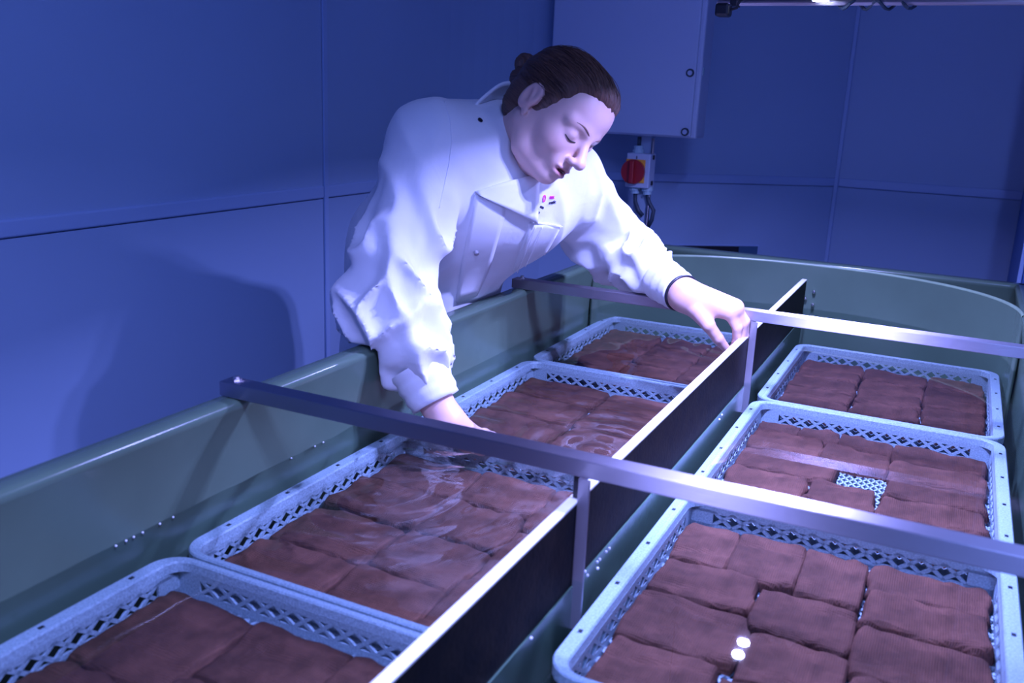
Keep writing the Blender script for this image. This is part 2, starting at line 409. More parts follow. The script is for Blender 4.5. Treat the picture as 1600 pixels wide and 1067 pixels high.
# curved end baffle
baf = empty('curved_baffle', P(1.045, 1.5, BOT)); bb = baf.location
v = []; f = []; n = 40
def bafpt(t, off):
    th = math.pi*t; cx = 1.045; ex = 2.2
    c, s = math.cos(th), math.sin(th)
    x = cx - (1.062-off)*math.copysign(abs(c)**(2/ex), c); y = 1.55 + (0.83-off)*abs(s)**(2/ex)
    return x, y
TB = 0.016
for i in range(n+1):
    for off in (0.0, TB):
        x, y = bafpt(i/n, off)
        v.append(P(x, y, BOT)); v.append(P(x, y, H-0.012))
for i in range(n):
    k = i*4; f += [(k+2, k+6, k+7, k+3), (k, k+1, k+5, k+4)]
f += [(0, 2, 3, 1), (n*4, n*4+1, n*4+3, n*4+2)]
o = meshobj('curved_sheet', v, f, M['grp'], baf, True, bb)
v = []; f = []
for i in range(n+1):
    for off, z in ((0.0, H-0.012), (0.0, H-0.003), (TB/2, H), (TB, H-0.003), (TB, H-0.012)):
        x, y = bafpt(i/n, off); v.append(P(x, y, z))
for i in range(n):
    for j in range(4): f.append((i*5+j, i*5+j+1, (i+1)*5+j+1, (i+1)*5+j))
meshobj('cut_edge', v, f, M['grp_edge'], baf, True, bb)
tag(baf, 'curved green sheet baffle rounding off the far end of the tank', 'baffle')

# central divider
XD, ZD, DT = 1.0325, 0.322, 0.026
div = empty('divider_panel', P(XD, Y0, BOT)); db_ = div.location
for (ya, yb) in ((Y0+0.03, -1.262), (-1.258, 0.652), (0.656, 2.16)):
    mb = MB(); mb.box(P(XD-DT/2, ya, 0.10), P(XD+DT/2, yb, ZD-0.006)); mb.obj('panel', M['panel_dark'], div, base=db_)
    mb = MB(); mb.bbox(P(XD-DT/2-0.001, ya, ZD-0.007), P(XD+DT/2+0.001, yb, ZD), 0.0008); mb.obj('panel_edge', M['panel_edge'], div, base=db_)
mb = MB(); mb.box(P(XD-DT/2-0.004, Y0+0.03, BOT), P(XD+DT/2+0.004, 2.2, 0.098)); mb.obj('base_upstand', M['grp'], div, base=db_)
tag(div, 'dark upright divider panel with cream top edge running along the tank centre', 'divider')
# fixing screws where the divider meets the baffle
for uu, vv in ((1272, 456), (1258.5, 466), (1270, 476)):
    p = at(uu, vv, 1, 2.36); mb = MB(); cyl(mb, p, (0, -1, 0), 0.0042, 0.006, 10); mb.sphere(p+Vector((0, -0.006, 0)), 0.0042, 8, 5)
    mb.obj('fixing_screw', M['bolt'], baf, base=bb)

# stainless cross bars
def crossbar(y, label):
    z0, z1, dp = 0.382, 0.426, 0.060
    e = empty('cross_bar', P(XD, y, z0)); eb = e.location
    mb = MB(); mb.bbox(P(-0.075, y, z0), P(X1+0.075, y+dp, z1), 0.0014); mb.obj('square_tube', M['steel'], e, base=eb)
    for bx in (-0.035, X1+0.035):
        mb = MB(); c = P(bx, y+dp/2, z1); cyl(mb, c, (0, 0, 1), 0.006, 0.003, 6); cyl(mb, c+Vector((0, 0, .003)), (0, 0, 1), 0.0035, 0.003, 10); mb.obj('bolt', M['bolt'], e, base=eb)
    # angle bracket hanging down the divider's face
    mb = MB(); xa = XD+DT/2
    mb.bbox(P(xa, y-0.004, -0.02), P(xa+0.006, y+0.03, z0), 0.0006); mb.bbox(P(xa, y-0.008, -0.02), P(xa+0.030, y-0.002, z0), 0.0006)
    mb.obj('hanger_bracket', M['steel'], e, base=eb)
    mb = MB(); mb.bbox(P(XD-0.006, y+0.01, ZD+0.001), P(XD+0.008, y+0.04, z0), 0.0006); mb.obj('spacer', M['black'], e, base=eb)
    tag(e, label, 'bar', 'steel bars across the tank')
crossbar(-1.271, 'brushed steel bar across the tank in front, nearest the camera')
crossbar(0.644, 'brushed steel bar across the tank behind, under the reaching left arm')

# water
nx, ny = 84, 190
wx0, wx1, wy0, wy1 = -0.028, X1+0.028, Y0-0.02, 2.36
gx = np.linspace(wx0, wx1, nx+1); gy = np.linspace(wy0, wy1, ny+1)
v = []
drops = [(0.30, -0.52, 1.0), (0.86, 1.14, 0.35), (0.78, -0.42, 0.7), (0.35, -1.05, 0.6)]
XX, YY = np.meshgrid(gx, gy); ZZ = np.zeros_like(XX)
def vn(sx, ox_, z_): return vnoise(np.stack([XX*sx+ox_+64, YY*sx+64, 0*XX+z_], -1))
for (dx, dy, a) in drops:
    r = np.hypot(XX-dx, YY-dy)
    ZZ += a*0.0078*np.exp(-(r/0.42)**2)*np.sin(r*52+2*vn(5, 0, a*9))*np.minimum(1, r/0.05)
ZZ += 0.0022*(vn(9, 3, 4)-0.5)
ZZ = np.where(XX < XD, ZZ, 0.0006*(vn(4, 3, 8)-0.5))
v = [P(x, y, ZW+z) for x, y, z in zip(XX.ravel(), YY.ravel(), ZZ.ravel())]
f = [(j*(nx+1)+i, j*(nx+1)+i+1, (j+1)*(nx+1)+i+1, (j+1)*(nx+1)+i) for j in range(ny) for i in range(nx)]
# trim the surface to the baffle
def inside_baf(x, y):
    if y < 1.55: return True
    return (abs((x-1.045)/1.075))**2.2 + (abs((y-1.55)/0.845))**2.2 < 1
f = [q for q in f if inside_baf(*((gx[q[0] % (nx+1)]+gx[q[1] % (nx+1)])/2, gy[q[0]//(nx+1)]))]
used = sorted({i for q in f for i in q}); mp_ = {i: k for k, i in enumerate(used)}
wat = meshobj('water', [v[i] for i in used], [tuple(mp_[i] for i in q) for q in f], M['water'], None, True, P(1.045, 0, ZW))
tag(wat, 'clear shallow water covering the trays, rippled beside the dipped hand', 'water', kind='stuff')

# small bubbles and splash drops
def bubble(p, r, label):
    mb = MB(); mb.sphere((0, 0, 0), r, 8, 5); o = mb.obj('bubble', M['bubble'], None, True); o.location = p
    tag(o, label, 'bubble', 'bubbles at the waterline')
M['bubble'] = simple('bubble_film', (0.85, 0.88, 0.95), 0.05, spec=1.0)
for k, (uu, vv) in enumerate(((952, 857), (947, 862), (937, 874), (933, 878), (934, 888), (914, 893), (918, 899), (1128, 648), (1124, 655), (830, 997))):
    p = at(uu, vv, 2, ZW); p.x = max(p.x, P(XD+DT/2, 0, 0).x+0.002); p.z = P(0, 0, ZW).z
    bubble(p, 0.0016, 'tiny bright bubble on the water beside the dark divider')
for k, (uu, vv) in enumerate(((180, 836), (196, 830), (208, 825), (222, 818), (249, 804), (270, 795), (492, 685), (505, 680), (455, 705))):
    p = at(uu, vv, 0, -0.02); p.z = P(0, 0, ZW).z; bubble(p, 0.0013, 'tiny bright bubble at the waterline of the left tank wall')

# ================================================================== TRAYS AND PADS
WT, PT = 0.976, 1.1256                        # tray width and pitch
TX = {'L': 1.7637 + (-0.0491-1.7637)*0.976, 'R': 1.7637 + (1.0649-1.7637)*0.976}
TY0 = -3.1859 + (1.957+3.1859)*0.976          # rear edge of the rear row
RIMW, RIMY, TD = 0.042, 0.020, 0.115
def rrect(x0, y0, x1, y1, r, n=6):
    pts = []
    for cx, cy, a0 in ((x1-r, y1-r, 0), (x0+r, y1-r, 90), (x0+r, y0+r, 180), (x1-r, y0+r, 270)):
        for i in range(n+1):
            a = math.radians(a0+90*i/n); pts.append((cx+r*math.cos(a), cy+r*math.sin(a)))
    return pts
def make_tray():
    """local metres, origin at the rear-left outer corner on the rim plane, +x right, -y toward the front"""
    w, d = WT*U, (PT-0.012)*U; rw, ry, dep = RIMW*U, RIMY*U, TD*U
    root = empty('mesh_tray', (0, 0, 0))
    # rim
    secs = [(0.0, 0.0, -0.014), (0.0, 0.0, -0.002), (0.0015, 0.0012, 0.0), (rw-0.0015, ry-0.0012, 0.0), (rw, ry, -0.002), (rw+0.0015, ry+0.001, -0.012)]
    rings = [[(x, y, z) for x, y in rrect(o, -d+q, w-o, -q, max(0.010, 0.034-(o+q)/2))] for o, q, z in secs]
    n = len(rings[0]); v = [p for r in rings for p in r]; f = []
    for k in range(len(rings)-1):
        for j in range(n): f.append((k*n+j, k*n+(j+1) % n, (k+1)*n+(j+1) % n, (k+1)*n+j))
    o = meshobj('rim', v, f, M['tray'], root, False)
    rim = o
    # slots in the rim
    for k in range(4):
        for sx in (rw/2, w-rw/2):
            mb = MB(); y = -d*(k+0.6)/4.3; mb.box((sx-0.0022, y-0.003, -0.001), (sx+0.0022, y+0.003, 0.0004)); mb.obj('slot', M['black'], rim)
    # walls: top band, bottom band, crossing struts
    i0 = rw+0.0015; j0 = ry+0.001; zt, zm, zb = -0.012, -0.020, -dep
    def wall(p0, p1, inn):
        p0, p1, inn = Vector(p0), Vector(p1), Vector(inn); L = (p1-p0).length; e = (p1-p0)/L; t = 0.003
        mb = MB()
        def slab(s0, z0, s1, z1, hw):
            a = p0+e*s0+Vector((0, 0, z0)); b = p0+e*s1+Vector((0, 0, z1)); g = (b-a).normalized(); nn = g.cross(inn).normalized()*hw
            q = [a+nn, a-nn, b-nn, b+nn]
            mb.add(q + [x-inn*t for x in q], [(0,1,2,3),(7,6,5,4),(0,4,5,1),(1,5,6,2),(2,6,7,3),(3,7,4,0)])
        slab(0, zt-0.003, L, zt-0.003, 0.004); zmid = zt-0.024; slab(0, zmid-0.003, L, zmid-0.003, 0.004); slab(0, zb+0.004, L, zb+0.004, 0.005)
        nc = max(6, round(L/0.030)); m0 = 0.03; st = (L-2*m0)/nc
        slab(m0/2, zt-0.003, m0/2, zb, m0/2); slab(L-m0/2, zt-0.003, L-m0/2, zb, m0/2)
        for k in range(nc):
            s = m0+k*st
            slab(s, zt-0.004, s+st, zmid, 0.0022); slab(s, zmid, s+st, zt-0.004, 0.0022)
        mb.obj('lattice_wall', M['tray'], root)
    wall((i0, -j0, 0), (w-i0, -j0, 0), (0, -1, 0)); wall((i0, -d+j0, 0), (w-i0, -d+j0, 0), (0, 1, 0))
    wall((i0, -j0, 0), (i0, -d+j0, 0), (1, 0, 0)); wall((w-i0, -j0, 0), (w-i0, -d+j0, 0), (-1, 0, 0))
    # mesh bottom: two crossing sets of diagonal strips
    mb = MB(); x0, x1, y0, y1 = i0, w-i0, -d+j0, -j0; z = zb+0.002; hw = 0.0016; g = 0.0125
    for sgn in (1, -1):
        c = -1.2
        while c < 1.2:
            # line x = sgn*y + c clipped to the rectangle
            pts = []
            for y in (y0, y1):
                x = sgn*y*0.6+c
                if x0 <= x <= x1: pts.append((x, y))
            for x in (x0, x1):
                y = (x-c)/(sgn*0.6)
                if y0 < y < y1: pts.append((x, y))
            if len(pts) >= 2:
                a, b = Vector((*pts[0], z)), Vector((*pts[1], z)); 
                if (b-a).length > 0.004:
                    nn = (b-a).normalized().cross(Vector((0, 0, 1)))*hw; dz = Vector((0, 0, 0.002))
                    q = [a-nn, b-nn, b+nn, a+nn]; mb.add([p+dz for p in q]+[p-dz for p in q], [(0,1,2,3),(7,6,5,4),(0,4,5,1),(1,5,6,2),(2,6,7,3),(3,7,4,0)])
            c += g
    mb.obj('mesh_bottom', M['tray'], root)
    return root
proto = make_tray()
def grid_cols(cols):
    out = []; x = 0
    for w_, n_ in cols:
        for r in range(n_): out.append((x, x+w_, r/n_, (r+1)/n_))
        x += w_
    return out
PADS = {
 'R1': grid_cols([(.36, 6), (.34, 5), (.30, 6)]),
 'R2': [(0,.19,0,.13),(.19,.38,0,.15),(.38,.61,0,.15),(.61,1,0,.20),(.61,1,.20,.38),(.61,1,.38,.56),(.60,1,.56,.74),(.62,1,.74,1),
        (0,.33,.13,.34),(.33,.61,.15,.35),(0,.42,.34,.55),(0,.33,.55,.76),(.33,.60,.55,.76),(0,.30,.76,1),(.30,.62,.76,1)],
 'R3': [(0,.20,0,.27),(.20,.42,0,.28),(.42,.63,0,.30),(.63,1,0,.17),(.63,1,.17,.36),(0,.33,.27,.47),(.33,.63,.30,.53),(.63,1,.36,.60),
        (0,.35,.47,.72),(.35,.64,.53,.76),(.64,1,.60,.80),(.65,1,.81,1),(0,.33,.72,1),(.33,.64,.76,1)],
 'L1': grid_cols([(.36, 4), (.33, 5), (.31, 4)]),
 'L2': grid_cols([(.47, 4), (.53, 4)]),
 'L3': grid_cols([(.40, 4), (.33, 4), (.27, 3)]),
 'L4': grid_cols([(.35, 3), (.33, 4), (.32, 3)]),
}
WHERE = {'R1': 'rear right tray', 'R2': 'right tray with bare hole', 'R3': 'nearest right tray',
         'L1': 'rear left tray', 'L2': 'left tray holding a hand', 'L3': 'left tray before the bar', 'L4': 'nearest left tray'}
TLAB = {'R1': 'pale mesh tray at the rear, right of the divider', 'R2': 'pale mesh tray right of the divider with bare mesh showing through a hole',
        'R3': 'pale mesh tray nearest the camera, right of the divider', 'L1': 'pale mesh tray at the rear left, under the pinching hand',
        'L2': 'pale mesh tray left of the divider where the right hand dips in', 'L3': 'pale mesh tray left of the divider, just before the front bar',
        'L4': 'pale mesh tray in the bottom left corner, nearest the camera'}
ORD = ['first', 'second', 'third', 'fourth', 'fifth', 'sixth']
def pad_mesh(w, d, seed, hgt):
    """a flat stuffed hessian pad: local metres, centred, soft edges"""
    nx, ny = 22, max(10, int(22*d/w)); ny = min(ny, 22)
    s = seed*13.7
    us = np.linspace(-1, 1, nx+1); vs = np.linspace(-1, 1, ny+1); v = []
    us = np.sign(us)*np.abs(us)**0.6; vs = np.sign(vs)*np.abs(vs)**0.6
    for j, vv in enumerate(vs):
        for i, uu in enumerate(us):
            ex = 0.0045*(n1(vv*2.2+s, s, 1)-0.5)*2; ey = 0.0045*(n1(uu*3+s, s, 2)-0.5)*2
            k = 1-0.025*(uu*vv)**4
            x = uu*w/2*k + ex*uu; y = vv*d/2*k + ey
            dome = (1-abs(uu)**34)**0.6*(1-abs(vv)**22)**0.6
            z = hgt*(0.30+0.70*dome) + 0.007*(n1(x*22+s, y*30, 3)-0.5)*dome + 0.0045*(n1(x*70+s, y*110, 5)-0.5)*dome
            # a crease or two running along the pad
            yc = d*0.25*math.sin(s*3)+0.012*math.sin(x*25+s); z -= 0.0040*math.exp(-((y-yc)/0.004)**2)*dome
            v.append((x, y, z))
    f = [(j*(nx+1)+i, j*(nx+1)+i+1, (j+1)*(nx+1)+i+1, (j+1)*(nx+1)+i) for j in range(ny) for i in range(nx)]
    k0 = len(v)
    rim_i = [i for i in range(nx+1)] + [j*(nx+1)+nx for j in range(1, ny+1)] + [ny*(nx+1)+i for i in range(nx-1, -1, -1)] + [j*(nx+1) for j in range(ny-1, 0, -1)]
    for i in rim_i: v.append((v[i][0]*0.97, v[i][1]*0.97, 0))
    m = len(rim_i)
    for a in range(m): b = (a+1) % m; f.append((rim_i[b], rim_i[a], k0+a, k0+b))
    f.append(tuple(k0+a for a in range(m)))
    return v, f
ROWS = {'1': 0, '2': 1, '3': 2, '4': 3}
first = True; seed = 0
HANDLED = None
for key in ('R1', 'R2', 'R3', 'L1', 'L2', 'L3', 'L4'):
    ox, oy = TX[key[0]], TY0 - ROWS[key[1]]*PT
    t = proto if first else copy_tree(proto); first = False
    t.location = P(ox, oy, ZT); tag(t, TLAB[key], 'tray', 'mesh trays in the tank')
    ix0, iy0 = ox+RIMW+0.012, oy-RIMY-0.034; iw, idp = WT-2*RIMW-0.024, PT-0.012-2*RIMY-0.056
    for k, (a, b, c, d) in enumerate(PADS[key]):
        seed += 1; g = 0.0 if key != 'L2' else 0.007
        w_, d_ = (b-a)*iw-g, (d-c)*idp-g*0.5
        if key == 'R2' and (a, c) == (.33, .55): pass
        vv, ff = pad_mesh(w_*U, d_*U, seed, 0.0145+0.0035*rnd.random())
        o = meshobj('hessian_pad', vv, ff, M['burlap'], None, True)
        o.location = P(ix0+(a+b)/2*iw, iy0-(c+d)/2*idp, ZT-TD) + Vector((0, 0, 0.004)); o.rotation_euler.z = rnd.uniform(-.02, .02)
        colw = 'left' if (a+b)/2 < .34 else ('middle' if (a+b)/2 < .66 else 'right')
        nrow = sum(1 for (a2, b2, c2, d2) in PADS[key] if c2 < c-1e-6 and a2 < (a+b)/2 < b2)
        same = [q for q in PADS[key] if ('left' if (q[0]+q[1])/2 < .34 else ('middle' if (q[0]+q[1])/2 < .66 else 'right')) == colw and abs(q[2]-c) < .02]
        extra = '' if len(same) < 2 else (' outer' if a == min(q[0] for q in same) else ' inner')
        tag(o, 'brown pad, %s from the back,%s %s column, %s' % (ORD[nrow], extra, colw, WHERE[key]), 'pad', 'hessian pads in the trays')

# ================================================================== LAMPS AND RAILS
def lamp(key, label, raillabel, first_):
    x, y, z = LAMP_POS[key]
    e = empty('led_lamp', P(x, y, z)); eb = e.location
    mb = MB(); c = P(x, y, z); mb.bbox(c+Vector((-0.028, -0.050, 0.0)), c+Vector((0.028, 0.050, 0.024)), 0.004); mb.box(c+Vector((-0.01, 0.045, 0.006)), c+Vector((0.01, 0.092, 0.014))); mb.obj('housing', M['black'], e, base=eb)
    for k in range(5):
        mb = MB(); yy = -0.04+0.02*k; mb.box(c+Vector((-0.024, yy-0.0015, 0.024)), c+Vector((0.024, yy+0.0015, 0.034))); mb.obj('cooling_fin', M['black'], e, base=eb)
    for dy in (-0.026, 0.026):
        mb = MB(); cyl(mb, c+Vector((0, dy, -0.004)), (0, 0, 1), 0.014, 0.006, 20); mb.obj('led_lens', M['led'], e, base=eb)
        ld = bpy.data.lights.new('led_light', 'AREA'); ld.shape = 'DISK'; ld.size = 0.026; ld.energy = LAMP_POWER[key]/2; ld.color = LAMP_COLOR; ld.spread = LAMP_SPREAD[key]
        lo = bpy.data.objects.new('led_light', ld); link(lo, e); lo.location = Vector((0, dy, -0.006))
    tag(e, label, 'lamp', 'lamps over the tank')
    r = empty('lamp_rail', P(x, y, z)); rb = r.location
    rz = at(1275, 4.5, 1, LAMP_POS['far'][1]+0.16).z-P(0, 0, z).z
    for dy, dz in ((0.067, rz), (0.082, rz+0.004)):
        mb = MB(); mb.tube([P(0.60, y, z)+Vector((0, dy, dz)), P(ROOM_R, y, z)+Vector((0, dy, dz))], 0.005, 8); mb.obj('rail_tube', M['steel'], r, base=rb)
    for xx in (0.68, 1.9, 3.4):
        mb = MB(); p = P(xx, y, z)+Vector((0, 0.0745, rz)); mb.box(p+Vector((-0.006, -0.018, -0.006)), p+Vector((0.006, 0.018, 0.010))); mb.tube([p, Vector((p.x, p.y, 2.5))], 0.002, 6); mb.obj('hanger', M['black'], r, base=rb)
    # cable loop tied under the rail
    mb = MB(); pts = []
    for i in range(28):
        t = i/27; pts.append(P(1.10+0.36*t, y, z)+Vector((0, 0.070+0.012*math.sin(t*19), rz-0.004+0.007*math.sin(t*25))))
    mb.tube(pts, 0.003, 6); mb.obj('power_cable', M['cable'], r, base=rb)
    tag(r, raillabel, 'rail', 'lamp rails over the tank')
lamp('far', 'small black twin LED lamp shining down over the far end of the tank', 'thin twin metal rail with cables along the top edge, farthest rail', True)
lamp('mid', 'small black twin LED lamp over the middle of the tank', 'thin twin metal rail over the middle of the tank', False)
lamp('near', 'small black twin LED lamp over the near end of the tank', 'thin twin metal rail over the near end of the tank', False)
# added ceiling fill lamp behind the camera, unseen, to brighten the walls
fill = empty('added_fill_lamp', Vector((1.15, -1.55, 2.44))); bb_ = fill.location
mb = MB(); mb.bbox(bb_+Vector((-0.05, -0.6, 0.0)), bb_+Vector((0.05, 0.6, 0.06)), 0.006); mb.obj('housing', M['switch_grey'], fill, base=bb_)
mb = MB(); mb.bbox(bb_+Vector((-0.04, -0.58, -0.012)), bb_+Vector((0.04, 0.58, 0.0)), 0.004); mb.obj('fill_glow', emit('fill_lamp_glow', (0.22, 0.32, 1.0), 3.0), fill, base=bb_)
ld = bpy.data.lights.new('fill_light', 'AREA'); ld.shape = 'RECTANGLE'; ld.size = 0.08; ld.size_y = 1.16; ld.energy = FILL_POWER; ld.color = (0.22, 0.32, 1.0)
lo = bpy.data.objects.new('fill_light', ld); link(lo, fill); lo.location = Vector((0, 0, -0.014))
tag(fill, 'added long blue-white fill lamp on the ceiling behind the near end of the tank', 'lamp')
# black spotlight on a swivel arm at the rail's left end
y_, z_ = LAMP_POS['far'][1], LAMP_POS['far'][2]
c = at(1131, 16, 1, y_)
sp = empty('black_spotlight', c)
mb = MB(); mb.bbox(c+Vector((-0.014, -0.016, -0.012)), c+Vector((0.013, 0.016, 0.012)), 0.005); mb.obj('head', M['black'], sp, base=c)
mb = MB(); top = P(0.86, y_, z_)+Vector((0, 0, 0.04)); mb.tube([c+Vector((0.010, 0, 0.0)), c+Vector((0.024, 0, 0.004)), c+Vector((0.028, 0, 0.016)), c+Vector((0.036, 0, 0.02)), top], 0.0025, 6); mb.obj('arm', M['black'], sp, base=c)
tag(sp, 'small black unlit spotlight hanging at the left end of the rail', 'spotlight')

# ================================================================== ELECTRICAL BOX, SWITCH
YE = 2.78
p0, p1 = at(855, 205, 1, YE), at(1087, 217, 1, YE); ztop = p1.z + 0.52
enc = empty('electrical_enclosure', Vector(((p0.x+p1.x)/2, P(0, YE, 0).y, p1.z))); eb = enc.location
yE = P(0, YE, 0).y
mb = MB(); mb.bbox((p0.x, yE, p1.z), (p1.x, yE+0.09, ztop), 0.006); mb.obj('body', M['white_plastic'], enc, base=eb)
mb = MB(); mb.bbox((p0.x+0.006, yE-0.010, p1.z+0.004), (p1.x-0.013, yE+0.002, ztop-0.004), 0.004); lid = mb.obj('lid', M['white_plastic'], enc, base=eb)
for zz in (p1.z+0.017, p1.z+0.17, ztop-0.03):
    for xx in (p1.x-0.028, p0.x+0.02):
        mb = MB(); cc = Vector((xx, yE-0.010, zz)); cyl(mb, cc, (0, -1, 0), 0.011, 0.004, 18); mb.obj('lid_screw', M['cable'], enc, base=eb)
        mb = MB(); cyl(mb, cc+Vector((0, -0.004, 0)), (0, -1, 0), 0.0065, 0.002, 14); mb.obj('screw_head', M['white_plastic'], enc, base=eb)
mb = MB(); mb.bbox((p1.x-0.004, yE+0.008, p1.z+0.165), (p1.x+0.002, yE+0.02, p1.z+0.185), 0.001); mb.obj('hinge', M['gland'], enc, base=eb)
tag(enc, 'large grey wall enclosure with screwed lid behind the woman\'s head', 'enclosure')
# trunking carrying it
tL, tR = at(985, 345, 1, YE+0.10), at(1011, 345, 1, YE+0.10); yT = tL.y
tr = empty('cable_trunking', Vector((tL.x, yT, 0.0))); rb = tr.location
mb = MB(); mb.bbox((tL.x+.004, yT, 0.0), (tR.x-.004, yT+0.03, p1.z+0.02), 0.002); mb.obj('channel', M['trunk'], tr, base=rb)
mb = MB(); zz = at(1000, 371, 1, YE+.1).z; mb.box((tL.x-0.002, yT-0.002, zz-0.002), (tR.x+0.006, yT+0.032, zz+0.002)); mb.obj('cable_tie', M['black'], tr, base=rb)
tag(tr, 'narrow vertical grey trunking under the enclosure', 'trunking')
mb = MB(); q0, q1 = at(1021, 216, 1, YE+0.08), at(1012, 384, 1, YE+0.08); q1 = Vector((q0.x-0.002, q0.y, 0.62)); mb.tube([q0, (q0+q1)/2+Vector((0.001, 0, 0)), q1], 0.0042, 8)
cb = mb.obj('steel_conduit', M['steel'], None, True, base=q0); tag(cb, 'thin vertical steel conduit right of the red switch', 'conduit')
mb = MB(); zz0 = at(1021, 246, 1, YE+.08).z; zz1 = at(1018, 286, 1, YE+.08).z
for za in (zz0, zz1): mb.box(q0+Vector((-0.007, -0.006, za-q0.z-0.006)), q0+Vector((0.007, 0.006, za-q0.z+0.006)))
mb.obj('clip', M['black'], cb, base=q0)
# isolator switch
YS = YE+0.02
s0, s1 = at(976, 292, 1, YS), at(1017, 241, 1, YS); yS = s0.y
sw = empty('isolator_switch', Vector(((s0.x+s1.x)/2, yS, s0.z))); sb_ = sw.location
mb = MB(); mb.bbox((s0.x, yS, s0.z), (s1.x, yS+0.05, s1.z), 0.003); mb.obj('box', M['switch_grey'], sw, base=sb_)
a_, b_ = at(976.5, 284, 1, YS), at(1009, 250, 1, YS)
mb = MB(); mb.bbox((a_.x, yS-0.003, a_.z), (b_.x, yS+0.001, b_.z), 0.001); mb.obj('yellow_plate', M['yellow'], sw, base=sb_)
hc = at(990.5, 268, 1, YS); mb = MB(); cc = Vector((hc.x, yS-0.003, hc.z)); R_ = 0.034
cyl(mb, cc, (0, -1, 0), R_, 0.010, 28); hd = mb.obj('rotary_handle', M['red'], sw, base=sb_)
mb = MB(); mb.bbox(cc+Vector((-0.007, -0.024, -R_*0.92)), cc+Vector((0.007, -0.008, R_*0.92)), 0.003); mb.obj('grip', M['red'], hd, base=sb_)
mb = MB(); cm = at(995, 246, 1, YS); mb.bbox((cm.x-0.0015, yS-0.001, cm.z-0.004), (cm.x+0.0015, yS+0.001, cm.z+0.004), 0.0004); mb.obj('pointer_mark', M['ink'], sw, base=sb_)
for (gu, gv0, gv1) in ((993, 240, 228), (988, 293, 303), (1007, 293, 305)):
    g0, g1 = at(gu, gv0, 1, YS), at(gu, gv1, 1, YS); mb = MB(); g0.y = g1.y = yS+0.025
    mb.tube([g0, g0+(g1-g0)*.5, g0+(g1-g0)*.5, g1], [0.016, 0.016, 0.012, 0.012], 12); mb.obj('cable_gland', M['gland'], sw, base=sb_)
for pts in ([(994, 228), (995, 214)], [(988, 303), (988, 316), (993, 330), (1000, 338)], [(1007, 305), (1010, 318), (1017, 330), (1014, 345), (1008, 356)]):
    mb = MB(); mb.tube([Vector((at(u_, v_, 1, YS).x, yS+0.025, at(u_, v_, 1, YS).z)) for u_, v_ in pts], 0.006, 8); mb.obj('cable', M['cable'], sw, True, base=sb_)
tag(sw, 'grey isolator switch with red rotary handle on a yellow plate', 'switch')
